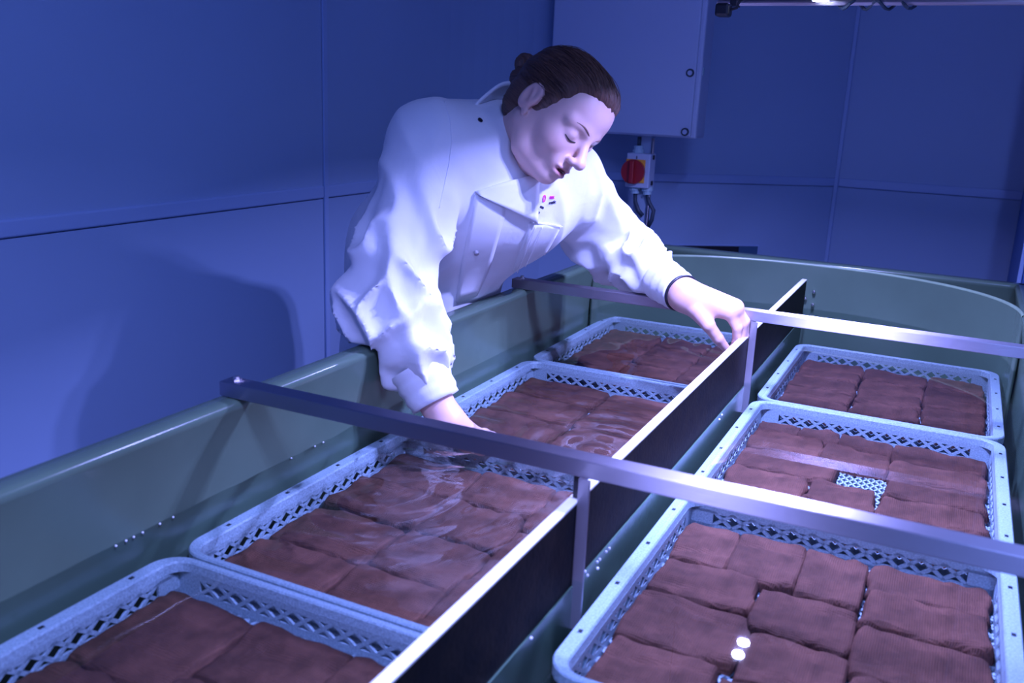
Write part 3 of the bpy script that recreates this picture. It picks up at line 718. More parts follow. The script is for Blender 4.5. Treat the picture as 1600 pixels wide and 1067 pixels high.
# ================================================================== THE PERSON
class Field:
    def __init__(s, lo, hi, h):
        s.h = h; s.lo = np.array(lo, float); s.n = np.ceil((np.array(hi, float)-s.lo)/h).astype(int)+1
        s.d = np.full(tuple(s.n), 1.0)
    def _win(s, lo, hi):
        a = np.clip(np.floor((np.array(lo)-s.lo)/s.h).astype(int), 0, s.n); b = np.clip(np.ceil((np.array(hi)-s.lo)/s.h).astype(int)+1, 0, s.n)
        return a, b
    def apply(s, lo, hi, fn, k, mode='u'):
        a, b = s._win(lo, hi)
        if np.any(b <= a): return
        ax = [s.lo[i]+s.h*np.arange(a[i], b[i]) for i in range(3)]
        p = np.stack(np.meshgrid(*ax, indexing='ij'), -1); e = fn(p)
        sl = tuple(slice(a[i], b[i]) for i in range(3)); d = s.d[sl]
        if mode == 's': e = -e; g = -1
        else: g = 1
        if mode == 'u':
            hh = np.clip(0.5+0.5*(d-e)/k, 0, 1); r = d*(1-hh)+e*hh-k*hh*(1-hh)
        else:
            hh = np.clip(0.5-0.5*(d-e)/k, 0, 1); r = d*(1-hh)+e*hh+k*hh*(1-hh)
        s.d[sl] = r
    def cone(s, a, b, r1, r2, k=0.02, disp=None, mode='u'):
        a, b = np.array(a, float), np.array(b, float); m = max(r1, r2)+k+0.03
        def fn(p):
            ba = b-a; t = np.clip(((p-a)@ba)/(ba@ba), 0, 1); d = np.linalg.norm(p-a-t[..., None]*ba, axis=-1)-(r1+(r2-r1)*t)
            if disp is not None: d = d-disp(p, t)
            return d
        s.apply(np.minimum(a, b)-m, np.maximum(a, b)+m, fn, k, mode)
    def ell(s, c, r, k=0.02, R=None, mode='u'):
        c, r = np.array(c, float), np.array(r, float); m = r.max()+k+0.02
        def fn(p):
            q = p-c
            if R is not None: q = q@R
            k0 = np.linalg.norm(q/r, axis=-1); k1 = np.linalg.norm(q/(r*r), axis=-1)
            return k0*(k0-1)/np.maximum(k1, 1e-9)
        s.apply(c-m, c+m, fn, k, mode)
    def cut(s, fn, k): s.apply(s.lo, s.lo+s.h*s.n, fn, k, 'i')
    def mesh(s):
        d = s.d; ins = d < 0; nx, ny, nz = d.shape
        cs = np.zeros((nx-1, ny-1, nz-1), int); pos = np.zeros((nx-1, ny-1, nz-1, 3)); cnt = np.zeros((nx-1, ny-1, nz-1))
        def sub(arr, o): return arr[o[0]:nx-1+o[0], o[1]:ny-1+o[1], o[2]:nz-1+o[2]]
        cor = [(i, j, k) for i in (0, 1) for j in (0, 1) for k in (0, 1)]
        for o in cor: cs += sub(ins, o)
        act = (cs > 0) & (cs < 8); idx = np.argwhere(act)
        vp = np.zeros((len(idx), 3)); vc = np.zeros(len(idx))
        for o in cor:
            for ax in range(3):
                if o[ax]: continue
                o2 = list(o); o2[ax] = 1
                d0 = d[idx[:, 0]+o[0], idx[:, 1]+o[1], idx[:, 2]+o[2]]; d1 = d[idx[:, 0]+o2[0], idx[:, 1]+o2[1], idx[:, 2]+o2[2]]
                x = (d0 < 0) != (d1 < 0); t = np.where(x, d0/np.where(x, d0-d1, 1), 0)
                q = np.tile(np.array(o, float), (len(idx), 1)); q[:, ax] += t
                vp += q*x[:, None]; vc += x
        verts = (idx+vp/vc[:, None])*s.h+s.lo
        vid = np.full(act.shape, -1); vid[act] = np.arange(len(idx))
        faces = []
        for ax in range(3):
            o2 = [0, 0, 0]; o2[ax] = 1
            a = ins[:nx-o2[0], :ny-o2[1], :nz-o2[2]]; b = ins[o2[0]:, o2[1]:, o2[2]:]
            e = np.argwhere(a != b); u_, v_ = [(1, 2), (2, 0), (0, 1)][ax]
            ok = (e[:, u_] > 0) & (e[:, v_] > 0) & (e[:, u_] < d.shape[u_]-1) & (e[:, v_] < d.shape[v_]-1); e = e[ok]
            fl = a[e[:, 0], e[:, 1], e[:, 2]]
            def c(du, dv):
                q = e.copy(); q[:, u_] -= du; q[:, v_] -= dv; return vid[q[:, 0], q[:, 1], q[:, 2]]
            qd = np.stack([c(1, 1), c(0, 1), c(0, 0), c(1, 0)], -1)
            qd[~fl] = qd[~fl][:, ::-1]; faces.append(qd)
        faces = np.concatenate(faces); faces = faces[(faces >= 0).all(1)]
        return verts, faces
def relax(v, f, it=2, lam=0.5):
    a = f.ravel(); b = np.roll(f, -1, axis=1).ravel()
    for _ in range(it):
        s = np.zeros_like(v); c = np.zeros(len(v))
        np.add.at(s, a, v[b]); np.add.at(s, b, v[a]); np.add.at(c, a, 1); np.add.at(c, b, 1)
        v = v*(1-lam)+lam*s/np.maximum(c, 1)[:, None]
    return v
def A(v): return np.array(v, float)

base = P(-0.45, 0.27, ZF)
person = empty('person', base)
tag(person, 'woman in a white lab jacket leaning over the tank with both hands reaching in', 'person')

RS, LS = P(-0.06, -0.14, 1.06), P(0.19, 0.60, 0.90)
ER, WR = P(-0.03, -0.475, 0.495), P(0.25, -0.50, 0.115)
EL, WL = P(0.28, 0.98, 0.58), at(1070, 461, 1, 0.54)
NB = P(0.06, 0.20, 1.03)
# head frame
Fh = (RT*0.55 - UP*0.68 - FW*0.48).normalized()
Uh = RT*0.67 + UP*0.71 - FW*0.24
Uh = (Uh - Fh*Uh.dot(Fh)).normalized(); Lh = Uh.cross(Fh); HS = 0.85
HO = at(868, 181, 0, 0.34)
HM = Matrix(((Fh.x*HS, Lh.x*HS, Uh.x*HS, HO.x), (Fh.y*HS, Lh.y*HS, Uh.y*HS, HO.y), (Fh.z*HS, Lh.z*HS, Uh.z*HS, HO.z), (0, 0, 0, 1)))
HI = HM.inverted()
def head_world(v): 
    m = np.array(HM); return v@m[:3, :3].T + m[:3, 3]

# ---- head and neck
g = Field((-0.17, -0.12, -0.24), (0.15, 0.12, 0.15), 0.0024)
g.ell((-0.012, 0, 0.032), (0.096, 0.074, 0.084), 0.02)
g.ell((0.030, 0, -0.026), (0.060, 0.057, 0.074), 0.03)
g.ell((0.036, 0, 0.046), (0.056, 0.060, 0.050), 0.03)
for sy in (-1, 1):
    g.cone((-0.012, 0.050*sy, -0.045), (0.020, 0.042*sy, -0.080), 0.018, 0.014, 0.03)
    g.cone((0.020, 0.042*sy, -0.079), (0.068, 0.010*sy, -0.090), 0.014, 0.012, 0.022)
    g.ell((0.054, 0.036*sy, -0.030), (0.026, 0.020, 0.024), 0.02)
    g.cone((0.084, 0.012*sy, 0.016), (0.068, 0.046*sy, 0.018), 0.010, 0.009, 0.014)
g.ell((0.077, 0, -0.088), (0.014, 0.016, 0.012), 0.014)
g.ell((0.082, 0, -0.058), (0.014, 0.026, 0.020), 0.018)
g.cone((0.088, 0, 0.010), (0.112, 0, -0.030), 0.0075, 0.0100, 0.010)
g.ell((0.113, 0, -0.033), (0.011, 0.0105, 0.0095), 0.008)
for sy in (-1, 1):
    g.ell((0.102, 0.0125*sy, -0.037), (0.010, 0.0065, 0.007), 0.006)
    g.ell((0.101, 0.032*sy, 0.000), (0.018, 0.017, 0.012), 0.012, mode='s')
    g.ell((0.0725, 0.031*sy, -0.002), (0.0145, 0.0150, 0.0125), 0.006)
    g.ell((0.104, 0.006*sy, -0.043), (0.005, 0.003, 0.003), 0.003, mode='s')
g.ell((0.0945, 0, -0.0575), (0.0065, 0.022, 0.0042), 0.005)
g.ell((0.0930, 0, -0.0710), (0.0070, 0.019, 0.0055), 0.005)
g.ell((0.100, 0, -0.0638), (0.016, 0.0165, 0.0030), 0.003, mode='s')
for sy in (-1, 1):
    th = math.radians(-14)
    Re = np.array([[math.cos(th), 0, -math.sin(th)], [0, 1, 0], [math.sin(th), 0, math.cos(th)]])
    g.ell((-0.014, 0.075*sy, 0.000), (0.0195, 0.010, 0.031), 0.005, R=Re)
    g.ell((-0.011, 0.086*sy, 0.002), (0.0125, 0.0085, 0.022), 0.004, R=Re, mode='s')
    g.cone((-0.014, 0.078*sy, 0.012), (-0.006, 0.079*sy, -0.010), 0.0042, 0.0038, 0.004)
    g.ell((-0.004, 0.074*sy, -0.029), (0.007, 0.005, 0.008), 0.005)
nbl = HI @ NB; nn = (nbl - Vector((-0.03, 0, -0.06)))
g.cone((-0.030, 0, -0.050), tuple(Vector((-0.03, 0, -0.05))+nn*0.95), 0.050, 0.058, 0.025)
g.cone((0.030, 0, -0.080), tuple(Vector((0.02, 0, -0.06))+nn*0.8), 0.026, 0.040, 0.03)
hv, hf = g.mesh(); hv = relax(hv, hf, 2)
def gauss(v, c, s): return np.exp(-(((v-np.array(c))/np.array(s))**2).sum(1))
tint = 1.0*np.clip(gauss(hv, (0.098, 0, -0.0638), (0.02, 0.021, 0.0085))*1.1, 0, 0.75)
for sy in (-1, 1): tint += 0.22*gauss(hv, (0.06, 0.042*sy, -0.035), (0.03, 0.02, 0.022)) + 0.25*gauss(hv, (-0.012, 0.082*sy, 0), (0.02, 0.012, 0.03))
tint += 0.2*gauss(hv, (0.118, 0, -0.035), (0.012, 0.015, 0.012))
BV = [head_world(hv)]; BF = [hf]; BT = [np.clip(tint, 0, 1)]; boff = len(hv)
def addbody(v, f, t=None):
    global boff
    BV.append(v); BF.append(f+boff); BT.append(np.zeros(len(v)) if t is None else t); boff += len(v)

# ---- hands
def hand(lo, hi, chains, palm):
    g = Field(lo, hi, 0.0018)
    for a, b, r1, r2 in palm: g.cone(A(a), A(b), r1, r2, 0.014)
    for pts, rs in chains:
        f2 = Field(lo, hi, 0.0018)
        for i in range(len(pts)-1): f2.cone(A(pts[i]), A(pts[i+1]), rs[i], rs[i+1], 0.003)
        k = 0.0035; d, e = g.d, f2.d; hh = np.clip(0.5+0.5*(d-e)/k, 0, 1); g.d = d*(1-hh)+e*hh-k*hh*(1-hh)
    v, f = g.mesh(); return relax(v, f, 2), f
def px(u_, v_, y): return at(u_, v_, 1, y)
wr = WL; 
K = [px(1140, 489, 0.545), px(1149, 483, 0.57), px(1150, 480, 0.60), px(1147, 478, 0.625)]
idx_f = [K[0], px(1152, 512, 0.555), px(1151, 533, 0.575), px(1143, 550, 0.59)]
mid_f = [K[1], px(1161, 506, 0.59), px(1159, 530, 0.605), px(1150, 550, 0.61)]
rin_f = [K[2], px(1164, 502, 0.615), px(1163, 525, 0.625), px(1156, 545, 0.625)]
lit_f = [K[3], px(1160, 498, 0.635), px(1162, 516, 0.638), px(1157, 534, 0.638)]
thb_f = [px(1088, 484, 0.505), px(1107, 508, 0.50), px(1122, 529, 0.525), px(1138, 549, 0.565)]
EM = EL+(WL-EL)*0.6
ch = [(idx_f, [.0105, .0088, .0078, .0062]), (mid_f, [.0108, .009, .008, .0064]), (rin_f, [.0102, .0086, .0076, .006]), (lit_f, [.0092, .0075, .0066, .0054]), (thb_f, [.0150, .0112, .0098, .0070])]
pal = [(wr, K[0], .024, .0125), (wr, K[1], .024, .0130), (wr, K[2], .023, .0125), (wr, K[3], .022, .0115), (wr, thb_f[1], .022, .011), (EM, wr, .028, .0235)]
pts = [p for c, _ in ch for p in c] + [wr, EM]
lo = np.min([A(p) for p in pts], 0)-0.045; hi = np.max([A(p) for p in pts], 0)+0.045
v, f = hand(lo, hi, ch, pal); addbody(v, f, 0.10+0*v[:, 0])
# right hand, dipped on to the pads
kr = [P(0.315, -0.480, 0.058), P(0.312, -0.435, 0.062), P(0.295, -0.395, 0.060), P(0.268, -0.368, 0.052)]
def fin(k, dx, dy, dz, l): 
    d = Vector((dx, dy, 0)).normalized()*l; return [k, k+d*0.45+Vector((0, 0, dz*0.25)), k+d*0.78+Vector((0, 0, dz*0.7)), k+d+Vector((0, 0, dz))]
chr_ = [(fin(kr[0], .75, .55, -.016, .048), [.0102, .0088, .0078, .0062]), (fin(kr[1], .6, .7, -.018, .052), [.0105, .009, .008, .0064]),
        (fin(kr[2], .45, .8, -.016, .046), [.0100, .0086, .0076, .006]), (fin(kr[3], .3, .9, -.013, .036), [.0090, .0075, .0066, .0054]),
        ([P(0.28, -0.52, 0.09), P(0.335, -0.515, 0.062), P(0.372, -0.475, 0.042), P(0.395, -0.43, 0.028)], [.014, .011, .0095, .007])]
EF = ER+(WR-ER)*0.5
palr = [(WR, k, .022, .012) for k in kr] + [(EF, WR, .031, .0245)]
pts = [p for c, _ in chr_ for p in c] + [WR, EF]
lo = np.min([A(p) for p in pts], 0)-0.045; hi = np.max([A(p) for p in pts], 0)+0.045
v, f = hand(lo, hi, chr_, palr); addbody(v, f, 0.10+0*v[:, 0])

# ---- torso, arms under the cloth
PR, PL = P(-0.37, 0.24, 0.57), P(-0.37, 0.50, 0.57)
g = Field(A(P(-1.05, -0.95, 0.0)), A(P(0.75, 1.5, 1.35)), 0.007)
CR, CL = P(-0.06, 0.05, 0.92), P(0.06, 0.42, 0.86)
for a, b in ((CR, PR), (CL, PL)): g.cone(A(a), A(b), 0.078, 0.072, 0.03)
g.cone(A(CR), A(CL), 0.078, 0.078, 0.03); g.cone(A(PR), A(PL), 0.072, 0.072, 0.03)
g.cone(A(NB), A(RS), 0.045, 0.045, 0.03); g.cone(A(NB), A(LS), 0.045, 0.045, 0.03)
g.cone(A(NB), A((CR+CL)/2), 0.05, 0.08, 0.03)
for s_, e_, w_, t_ in ((RS, ER, WR, 0.6), (LS, EL, WL, 0.75)):
    g.cone(A(s_), A(e_), 0.042, 0.036, 0.02); g.cone(A(e_), A(e_+(w_-e_)*t_), 0.036, 0.026, 0.015)
v, f = g.mesh(); addbody(v, f)
verts = np.concatenate(BV)-A(base); faces = np.concatenate(BF); tn = np.concatenate(BT)
body = meshobj('body', verts, faces.tolist(), M['skin'], person, True)
at_ = body.data.attributes.new('tint', 'FLOAT', 'POINT'); at_.data.foreach_set('value', tn.astype(np.float32))

# ---- face details
def headobj(name, mb, mat, parent=body, smooth=True):
    vs = [HM @ Vector(p) for p in mb.v]; return meshobj(name, vs, mb.f, mat, parent, smooth, base)
hbvh = BVHTree.FromPolygons([Vector(x) for x in hv], [tuple(q) for q in hf.tolist()])
def on_face(y, z, off):
    h_, n_, _, _ = hbvh.ray_cast(Vector((0.2, y, z)), Vector((-1, 0, 0))); return h_+n_*off
for sy in (-1, 1):
    mb = MB(); pts = [on_face((0.018+0.027*i/8)*sy, -0.0085-0.0035*math.sin(math.pi*i/8), 0.0004) for i in range(9)]
    mb.tube(pts, [0.0008+0.0008*math.sin(math.pi*i/8) for i in range(9)], 6); headobj('eyelashes', mb, M['lash'])
    mb = MB(); pts = [on_face((0.013+0.034*i/7)*sy, 0.0165+0.006*math.sin(math.pi*0.8*i/7), -0.0004) for i in range(8)]
    mb.tube(pts, [0.0008, 0.0015, 0.0018, 0.0018, 0.0016, 0.0013, 0.001, 0.0006], 6); headobj('eyebrow', mb, M['brow'])
mb = MB(); mb.sphere((0.0895, 0, -0.0638), 1.0, 12, 6, (0.0060, 0.0155, 0.0032)); headobj('open_mouth', mb, M['mouth'])

# ---- hair, in head coordinates
g = Field((-0.16, -0.11, -0.13), (0.13, 0.11, 0.15), 0.0024)
g.ell((-0.012, 0, 0.034), (0.104, 0.082, 0.0895), 0.02)
g.ell((0.034, 0, 0.052), (0.064, 0.068, 0.052), 0.03)
g.ell((-0.055, 0, -0.020), (0.052, 0.062, 0.060), 0.02)
def hairline(p):
    x, y, z = p[..., 0], p[..., 1], p[..., 2]
    hx = np.interp(x, [-0.12, -0.06, -0.035, -0.012, 0.012, 0.024, 0.040, 0.058, 0.075, 0.095, 0.12], [-0.075, -0.078, -0.066, -0.040, -0.026, -0.008, 0.030, 0.054, 0.070, 0.080, 0.090])
    hx = hx + 0.012*np.clip((np.abs(y)-0.03)/0.03, 0, 1)*(x > 0.05)
    ang = np.arctan2(y, z+0.03)
    hx = hx + 0.006*(vnoise(np.stack([ang*40+80, x*0+3.3, x*0+1.1], -1))-0.5)*(x > 0.0)
    return (hx-z)*0.6
g.d = g.d + 0.0085*np.exp(-np.clip(-hairline(np.stack(np.meshgrid(*[g.lo[i]+g.h*np.arange(g.n[i]) for i in range(3)], indexing='ij'), -1))/0.6, 0, 1)/0.012)
g.cut(hairline, 0.003)
for sy in (-1, 1): g.ell((-0.010, 0.088*sy, -0.004), (0.0245, 0.022, 0.036), 0.006, R=np.array([[math.cos(-0.24), 0, -math.sin(-0.24)], [0, 1, 0], [math.sin(-0.24), 0, math.cos(-0.24)]]), mode='s')
g.ell((-0.112, 0, 0.004), (0.026, 0.030, 0.026), 0.014)
g.ell((-0.1355, 0, 0.030), (0.0215, 0.021, 0.0215), 0.005)
def strands(p):
    ang = np.arctan2(p[..., 1], p[..., 2]+0.03); q = np.stack([ang*16, p[..., 0]*9, p[..., 2]*0+2.5], -1); q2 = np.stack([ang*40, p[..., 0]*14, p[..., 2]*0+7.5], -1)
    return 0.0055*(vnoise(q+16)-0.5)+0.0026*(vnoise(q2+16)-0.5)
ax = [g.lo[i]+g.h*np.arange(g.n[i]) for i in range(3)]; pg = np.stack(np.meshgrid(*ax, indexing='ij'), -1)
near = np.abs(g.d) < 0.012; dd = g.d.copy(); dd[near] += strands(pg[near]); g.d = dd
v, f = g.mesh(); v = relax(v, f, 1)
HVB = BVHTree.FromPolygons([Vector(x) for x in v], [tuple(q) for q in f.tolist()])
hair = meshobj('hair', v, f.tolist(), M['hair'], person, True)
hair.matrix_local = Matrix.Translation(-base) @ HM
hair['label'] = 'brown hair pulled back into a small bun'
# single strands combed back over the head, a few loose
mb = MB(); rr = random.Random(5)
for k in range(420):
    a0 = rr.uniform(-1.75, 1.75); xs0 = rr.uniform(-0.01, 0.092); ln = rr.uniform(0.05, 0.11); lift = 0.0004+(0.004*rr.random()**4); wob = rr.uniform(-.05, .05); pts = []
    for i in range(9):
        t = i/8; x = xs0-ln*t; a_ = a0+wob*math.sin(3*t)+0.02*math.sin(k+5*t)
        h_, n_, _, _ = HVB.ray_cast(Vector((x, 0.25*math.sin(a_), 0.025+0.25*math.cos(a_))), Vector((0, -math.sin(a_), -math.cos(a_))))
        if h_ is None or h_.z < -0.05: continue
        if pts and (Vector(pts[-1])-h_).length > 0.03: break
        pts.append(h_+n_*(lift*math.sin(math.pi*(0.15+0.75*t))))
    if len(pts) > 4: mb.tube(pts, [0.0003]+[0.00055]*(len(pts)-2)+[0.0003], 4)
wis = meshobj('strands', mb.v, mb.f, M['hair'], hair, True); wis['kind'] = 'stuff'

# ---- jacket
def ring_disp(a, b, amp, wl, seed, prof):
    a, b = A(a), A(b); ba = b-a; L = np.linalg.norm(ba); e = ba/L; o = np.cross(e, [0.3, 0.2, 0.9]); o /= np.linalg.norm(o); o2 = np.cross(e, o)
    def fn(p, t):
        q = p-a; ca = (q@o); cb = (q@o2); s_ = (q@e)
        ph = np.arctan2(cb, ca)
        n = vnoise(np.stack([s_/wl+0.9*np.sin(ph+seed)+16, np.cos(ph)*1.3+seed*3+8, np.sin(ph)*1.3+seed+8], -1))
        r = 1-np.abs(2*n-1); r = np.maximum(r, 0)**2.0
        n2 = vnoise(np.stack([s_/(wl*0.45)+2.0*np.sin(ph+seed*2)+16, np.cos(ph)*2.2+seed*5+8, np.sin(ph)*2.2+8], -1))
        return np.interp(t, prof[0], prof[1])*amp*(r-0.45+0.35*(n2-0.5))
    return fn
def long_disp(ax_, amp, seed, wl=0.06):
    e = A(ax_); e /= np.linalg.norm(e); o = np.cross(e, [0.1, 0.9, 0.3]); o /= np.linalg.norm(o); o2 = np.cross(e, o)
    def fn(p, t):
        q = np.stack([p@o/wl+seed, p@o2/wl*0.8+seed, p@e/(wl*4)], -1)+16
        n = vnoise(q); r = (1-np.abs(2*n-1))**1.5; return amp*(r-0.4)
    return fn
g = Field(A(P(-1.05, -1.05, -0.45)), A(P(0.80, 1.62, 1.40)), 0.0046)
tax = CR-PR
ld = long_disp(tax, 0.018, 1.3)
JR, JL = P(-0.36, 0.20, 0.57), P(-0.36, 0.54, 0.55)
JM = P(-0.36, 0.34, 0.56)
g.cone(A(CR), A(JR), 0.105, 0.100, 0.05, ld); g.cone(A(CL), A(JL), 0.104, 0.102, 0.05, ld)
g.cone(A((CR+CL)/2), A(JM), 0.114, 0.108, 0.05, ld)
g.cone(A(CR), A(CL), 0.105, 0.100, 0.05)
sk = long_disp((0, 0, 1), 0.012, 4.1)
g.cone(A(JR), A(P(-0.44, 0.20, -0.15)), 0.100, 0.106, 0.05, sk); g.cone(A(JL), A(P(-0.42, 0.54, -0.15)), 0.102, 0.110, 0.05, sk)
g.cone(A(JM), A(P(-0.43, 0.34, -0.15)), 0.107, 0.114, 0.05, sk)
g.cone(A(NB), A(RS), 0.058, 0.064, 0.05); g.cone(A(NB), A(LS), 0.056, 0.062, 0.05)
g.cone(A(NB), A((CR+CL)/2), 0.062, 0.10, 0.05)
# right sleeve
g.cone(A(RS), A(ER), 0.064, 0.062, 0.03, ring_disp(RS, ER, 0.034, 0.075, 1.0, ([0, .3, .6, 1], [.25, .35, .9, 1.1])))
CS_R = ER+(WR-ER)*0.36
g.cone(A(ER), A(CS_R), 0.064, 0.060, 0.025, ring_disp(ER, CS_R, 0.036, 0.055, 2.2, ([0, .4, 1], [1.0, .7, .8])))
g.ell(A(ER+Vector((-0.008, -0.002, -0.004))), (0.056, 0.054, 0.054), 0.03)
# left sleeve
g.cone(A(LS), A(EL), 0.066, 0.066, 0.03, ring_disp(LS, EL, 0.032, 0.07, 3.1, ([0, .4, 1], [.3, .7, 1.1])))
CS_L = EL+(WL-EL)*0.66
g.cone(A(EL), A(CS_L), 0.066, 0.040, 0.025, ring_disp(EL, CS_L, 0.030, 0.05, 4.7, ([0, .5, .85, 1], [1, .9, .9, .4])))
# the tank's rim presses the cloth flat
def rim_box(p):
    a_, b_ = A(P(-TH-0.008, -9, -9)), A(P(0.012, 9, H+0.006)); c_, h_ = (a_+b_)/2, (b_-a_)/2
    q = np.abs(p-c_)-h_; return np.linalg.norm(np.maximum(q, 0), axis=-1)+np.minimum(q.max(-1), 0)
g.apply(g.lo, g.lo+g.h*g.n, rim_box, 0.008, 's')
def bar_box(p):
    a_, b_ = A(P(-0.2, 0.640, 0.30)), A(P(2.2, 0.708, 0.430)); c_, h_ = (a_+b_)/2, (b_-a_)/2
    q = np.abs(p-c_)-h_; return np.linalg.norm(np.maximum(q, 0), axis=-1)+np.minimum(q.max(-1), 0)
g.apply(A(P(-0.2, 0.4, 0.2)), A(P(0.8, 0.95, 0.6)), bar_box, 0.006, 's')
# hem and inner hollow
g.cut(lambda p: (P(0, 0, -0.35).z-p[..., 2]), 0.004)
jv, jf = g.mesh(); jv = relax(jv, jf, 4, 0.5)
jacket = meshobj('jacket', jv-A(base), jf.tolist(), M['jacket'], person, True)
jacket['label'] = 'white snap-front lab jacket'
bvh = BVHTree.FromPolygons([Vector(x) for x in jv], [tuple(q) for q in jf.tolist()])
def on_jacket(u_, v_, off=0.0):
    loc, nor, i, d = bvh.ray_cast(CAM, ray(u_, v_).normalized())
    if loc is None: return None, None
    # gently averaged normal
    ns = Vector((0, 0, 0))
    for du, dv in ((0, 0), (8, 0), (-8, 0), (0, 8), (0, -8)):
        l2, n2, _, _ = bvh.ray_cast(CAM, ray(u_+du, v_+dv).normalized())
        if l2 is not None and (l2-loc).length < 0.05: ns += n2
    nor = ns.normalized(); return loc+nor*off, nor
def seam(name, pts, r, mat, off=0.0, nseg=8):
    out = []
    for (a, b) in zip(pts[:-1], pts[1:]):
        for i in range(nseg):
            t = i/nseg; p, n_ = on_jacket(a[0]+(b[0]-a[0])*t, a[1]+(b[1]-a[1])*t, off)
            if p is not None and (not out or (p-out[-1]).length < 0.06): out.append(p)
    p, n_ = on_jacket(*pts[-1], off)
    if p is not None and (out and (p-out[-1]).length < 0.06): out.append(p)
    if len(out) < 3: return None
    q = [out[0]]+[(out[i-1]+out[i]*2+out[i+1])/4 for i in range(1, len(out)-1)]+[out[-1]]
    mb = MB(); mb.tube(q, r, 6); return meshobj(name, mb.v, mb.f, mat, jacket, True, base)
def patch(name, top, bot, off_t, off_b, mat, n=14, m=7):
    """a cloth layer lying on the jacket between two edges given on its surface"""
    def samp(pl, t):
        k = min(int(t*(len(pl)-1)), len(pl)-2); s_ = t*(len(pl)-1)-k
        return (pl[k][0]+(pl[k+1][0]-pl[k][0])*s_, pl[k][1]+(pl[k+1][1]-pl[k][1])*s_)
    outer = []; inner = []
    for j in range(m+1):
        for i in range(n+1):
            a, b = samp(top, i/n), samp(bot, i/n); t = j/m; o = off_t+(off_b-off_t)*t
            p, nr = on_jacket(a[0]+(b[0]-a[0])*t, a[1]+(b[1]-a[1])*t)
            if p is None: p, nr = (inner[-1] if inner else P(0, 0.3, 0.7)), -FW
            outer.append(p+nr*o); inner.append(p-nr*0.004)
    # smooth the outer layer
    for _ in range(3):
        o2 = list(outer)
        for j in range(m+1):
            for i in range(n+1):
                nb = [(jj, ii) for jj, ii in ((j-1, i), (j+1, i), (j, i-1), (j, i+1)) if 0 <= jj <= m and 0 <= ii <= n]
                s_ = Vector((0, 0, 0))
                for jj, ii in nb: s_ += outer[jj*(n+1)+ii]
                o2[j*(n+1)+i] = outer[j*(n+1)+i]*0.5+s_/len(nb)*0.5 if 0 < j < m and 0 < i < n else outer[j*(n+1)+i]
        outer = o2
    W_ = n+1; K_ = len(outer); fs = []
    for j in range(m):
        for i in range(n):
            q = (j*W_+i, (j+1)*W_+i, (j+1)*W_+i+1, j*W_+i+1); fs.append(q); fs.append(tuple(K_+x for x in reversed(q)))
    ring = [i for i in range(n+1)]+[j*W_+n for j in range(1, m+1)]+[m*W_+i for i in range(n-1, -1, -1)]+[j*W_ for j in range(m-1, 0, -1)]
    for a, b in zip(ring, ring[1:]+ring[:1]): fs.append((a, b, K_+b, K_+a))
    return meshobj(name, outer+inner, fs, mat, jacket, True, base)
# placket, flap, pocket, seams
patch('front_placket', [(741, 303), (737, 330), (730, 365), (720, 415), (712, 470)], [(790, 322), (788, 340), (778, 375), (765, 420), (745, 462)], 0.006, 0.001, M['jacket'])
patch('front_flap', [(742, 299), (772, 289), (806, 279), (838, 272)], [(746, 303), (775, 317), (806, 332), (834, 346)], 0.008, 0.011, M['jacket'])
patch('breast_pocket', [(828, 347), (818, 376), (806, 410), (793, 446)], [(876, 352), (862, 378), (846, 404), (822, 436)], 0.004, 0.003, M['jacket'])
seam('stitching', [(828, 347), (850, 346), (876, 352)], 0.0009, M['thread'], 0.005)
seam('stitching', [(834, 352), (822, 385), (797, 444)], 0.0008, M['thread'], 0.0055)
seam('stitching', [(845, 351), (832, 385), (806, 440)], 0.0008, M['thread'], 0.0055)
seam('armhole_seam', [(694, 158), (703, 185), (706, 220), (702, 255), (693, 295), (686, 325)], 0.0011, M['jacket'], 0.0)
for (u_, v_, r_, m_) in ((750, 188, 0.0042, 'stud'), (743, 390, 0.0042, 'button'), (836, 329, 0.0022, 'stud'), (842, 322, 0.0022, 'stud')):
    p, n_ = on_jacket(u_, v_, 0.0)
    if p is None: continue
    mb = MB(); off = 0.0 if v_ < 250 else 0.008
    mb.tube([p+n_*(off-0.004), p+n_*(off+0.0016)], r_, 14)
    if m_ == 'button': mb.tube([p+n_*(off+0.0016), p+n_*(off+0.0022)], r_*0.55, 12)
    meshobj('snap_stud', mb.v, mb.f, M[m_], jacket, False, base)
# cuffs
def cuff(a, b, r0, r1, name='cuff'):
    mb = MB(); a, b = Vector(a), Vector(b); m = 9
    outs = [a+(b-a)*(i/m) for i in range(m+1)]; rs = [r0+(r1-r0)*i/m+0.0012*math.sin(i*2.1) for i in range(m+1)]
    mb.tube(outs + [b, b-(b-a)*0.25], rs + [r1-0.004, r1-0.005], 28, caps=False)
    return meshobj(name, mb.v, mb.f, M['jacket'], jacket, True, base)
cuff(ER+(WR-ER)*0.50, ER+(WR-ER)*0.80, 0.045, 0.0385)
cuff(EL+(WL-EL)*0.72, EL+(WL-EL)*0.955, 0.040, 0.0345)
mb = MB(); ce = EL+(WL-EL)*0.965; dr = (WL-EL).normalized(); o1 = dr.orthogonal().normalized(); o2 = dr.cross(o1)
mb.tube([ce+(o1*math.cos(t)+o2*math.sin(t))*0.0315 for t in [2*math.pi*i/32 for i in range(33)]], 0.0032, 8, caps=False)
wb = meshobj('wristband', mb.v, mb.f, M['black'], person, True, base); wb['label'] = 'thin dark band at the left wrist'
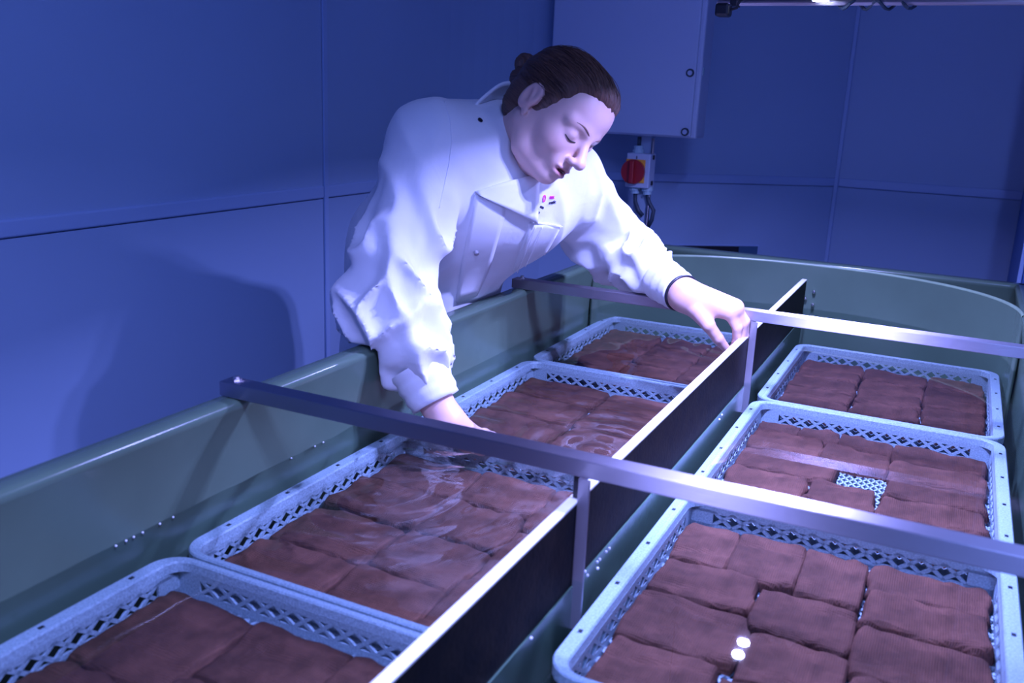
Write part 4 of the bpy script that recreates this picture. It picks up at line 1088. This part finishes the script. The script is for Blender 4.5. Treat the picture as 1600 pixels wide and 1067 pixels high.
# collar
ncd = (HO + Lh*0 - Uh*0.06 - Fh*0.03 - NB).normalized()
fr_ = (Fh - ncd*Fh.dot(ncd)).normalized(); sd_ = ncd.cross(fr_)
ov = []; nseg = 44; rows = 6
for i in range(nseg+1):
    th = math.radians(62 + (360-100)*i/nseg)       # open at the front right
    for j in range(rows+1):
        t = j/rows; rr_ = 0.071+0.010*t+0.003*math.sin(th*5)
        hgt = -0.014+0.050*t*(0.72-0.28*math.cos(th))
        ov.append(NB + ncd*(0.030+hgt-0.018*math.cos(th)) + (fr_*math.cos(th)*1.08+sd_*math.sin(th))*rr_)
fs = [(i*(rows+1)+j, (i+1)*(rows+1)+j, (i+1)*(rows+1)+j+1, i*(rows+1)+j+1) for i in range(nseg) for j in range(rows)]
cl = meshobj('collar', ov, fs, M['jacket'], jacket, True, base)
sm = cl.modifiers.new('solid', 'SOLIDIFY'); sm.thickness = 0.004
# logo print on the breast
def text_on(txt, u_, v_, size, mat, name, tilt=8):
    p, n_ = on_jacket(u_, v_, 0.0)
    if p is None: return
    cu = bpy.data.curves.new(name, 'FONT'); cu.body = txt; cu.size = size; cu.extrude = 0.0006; cu.align_x = 'LEFT'; cu.align_y = 'CENTER'
    tmp = bpy.data.objects.new(name, cu); col.objects.link(tmp)
    me = bpy.data.meshes.new_from_object(tmp); bpy.data.objects.remove(tmp)
    rt = RT*math.cos(math.radians(tilt)) - UP*math.sin(math.radians(tilt)); rt = (rt-n_*rt.dot(n_)).normalized(); up_ = n_.cross(rt)
    vs = []
    for v in me.vertices:
        q = p+rt*v.co.x+up_*v.co.y; h_, n2, _, dd_ = bvh.ray_cast(q+n_*0.03, -n_)
        vs.append((h_ if h_ is not None else q)+n_*(0.0012+v.co.z))
    fs = [tuple(q.vertices) for q in me.polygons]; meshobj(name, vs, fs, M[mat], jacket, False, base)
text_on('0', 847, 311, 0.0165, 'magenta', 'logo_mark')
text_on('ms', 858, 308, 0.0110, 'magenta', 'logo_text')
text_on('rvatic', 857, 317, 0.0080, 'ink', 'logo_text')

# ---- trousers and boots (behind the tank)
g = Field(A(P(-1.0, -0.4, ZF+0.02)), A(P(0.1, 0.95, 0.35)), 0.010)
for hy, fy, fx in ((0.20, 0.10, -0.52), (0.52, 0.58, -0.50)):
    hp, kn, an = P(-0.44, hy, 0.02), P(-0.44, (hy+fy)/2, -0.55), P(fx, fy, -1.42)
    g.cone(A(hp), A(kn), 0.082, 0.062, 0.02); g.cone(A(kn), A(an), 0.064, 0.052, 0.02)
v, f = g.mesh(); meshobj('trousers', v-A(base), f.tolist(), M['trouser'], person, True)
for fy, fx in ((0.10, -0.52), (0.58, -0.50)):
    g = Field(A(P(fx-0.4, fy-0.25, ZF-0.02)), A(P(fx+0.7, fy+0.25, ZF+0.5)), 0.006)
    g.cone(A(P(fx-0.05, fy, ZF+0.09)), A(P(fx+0.36, fy, ZF+0.08)), 0.036, 0.034, 0.02); g.cone(A(P(fx, fy, ZF+0.12)), A(P(fx, fy, ZF+0.42)), 0.040, 0.046, 0.02)
    g.cut(lambda p: (0.0-p[..., 2]), 0.004); v, f = g.mesh(); meshobj('boot', v-A(base), f.tolist(), M['shoe'], person, True)
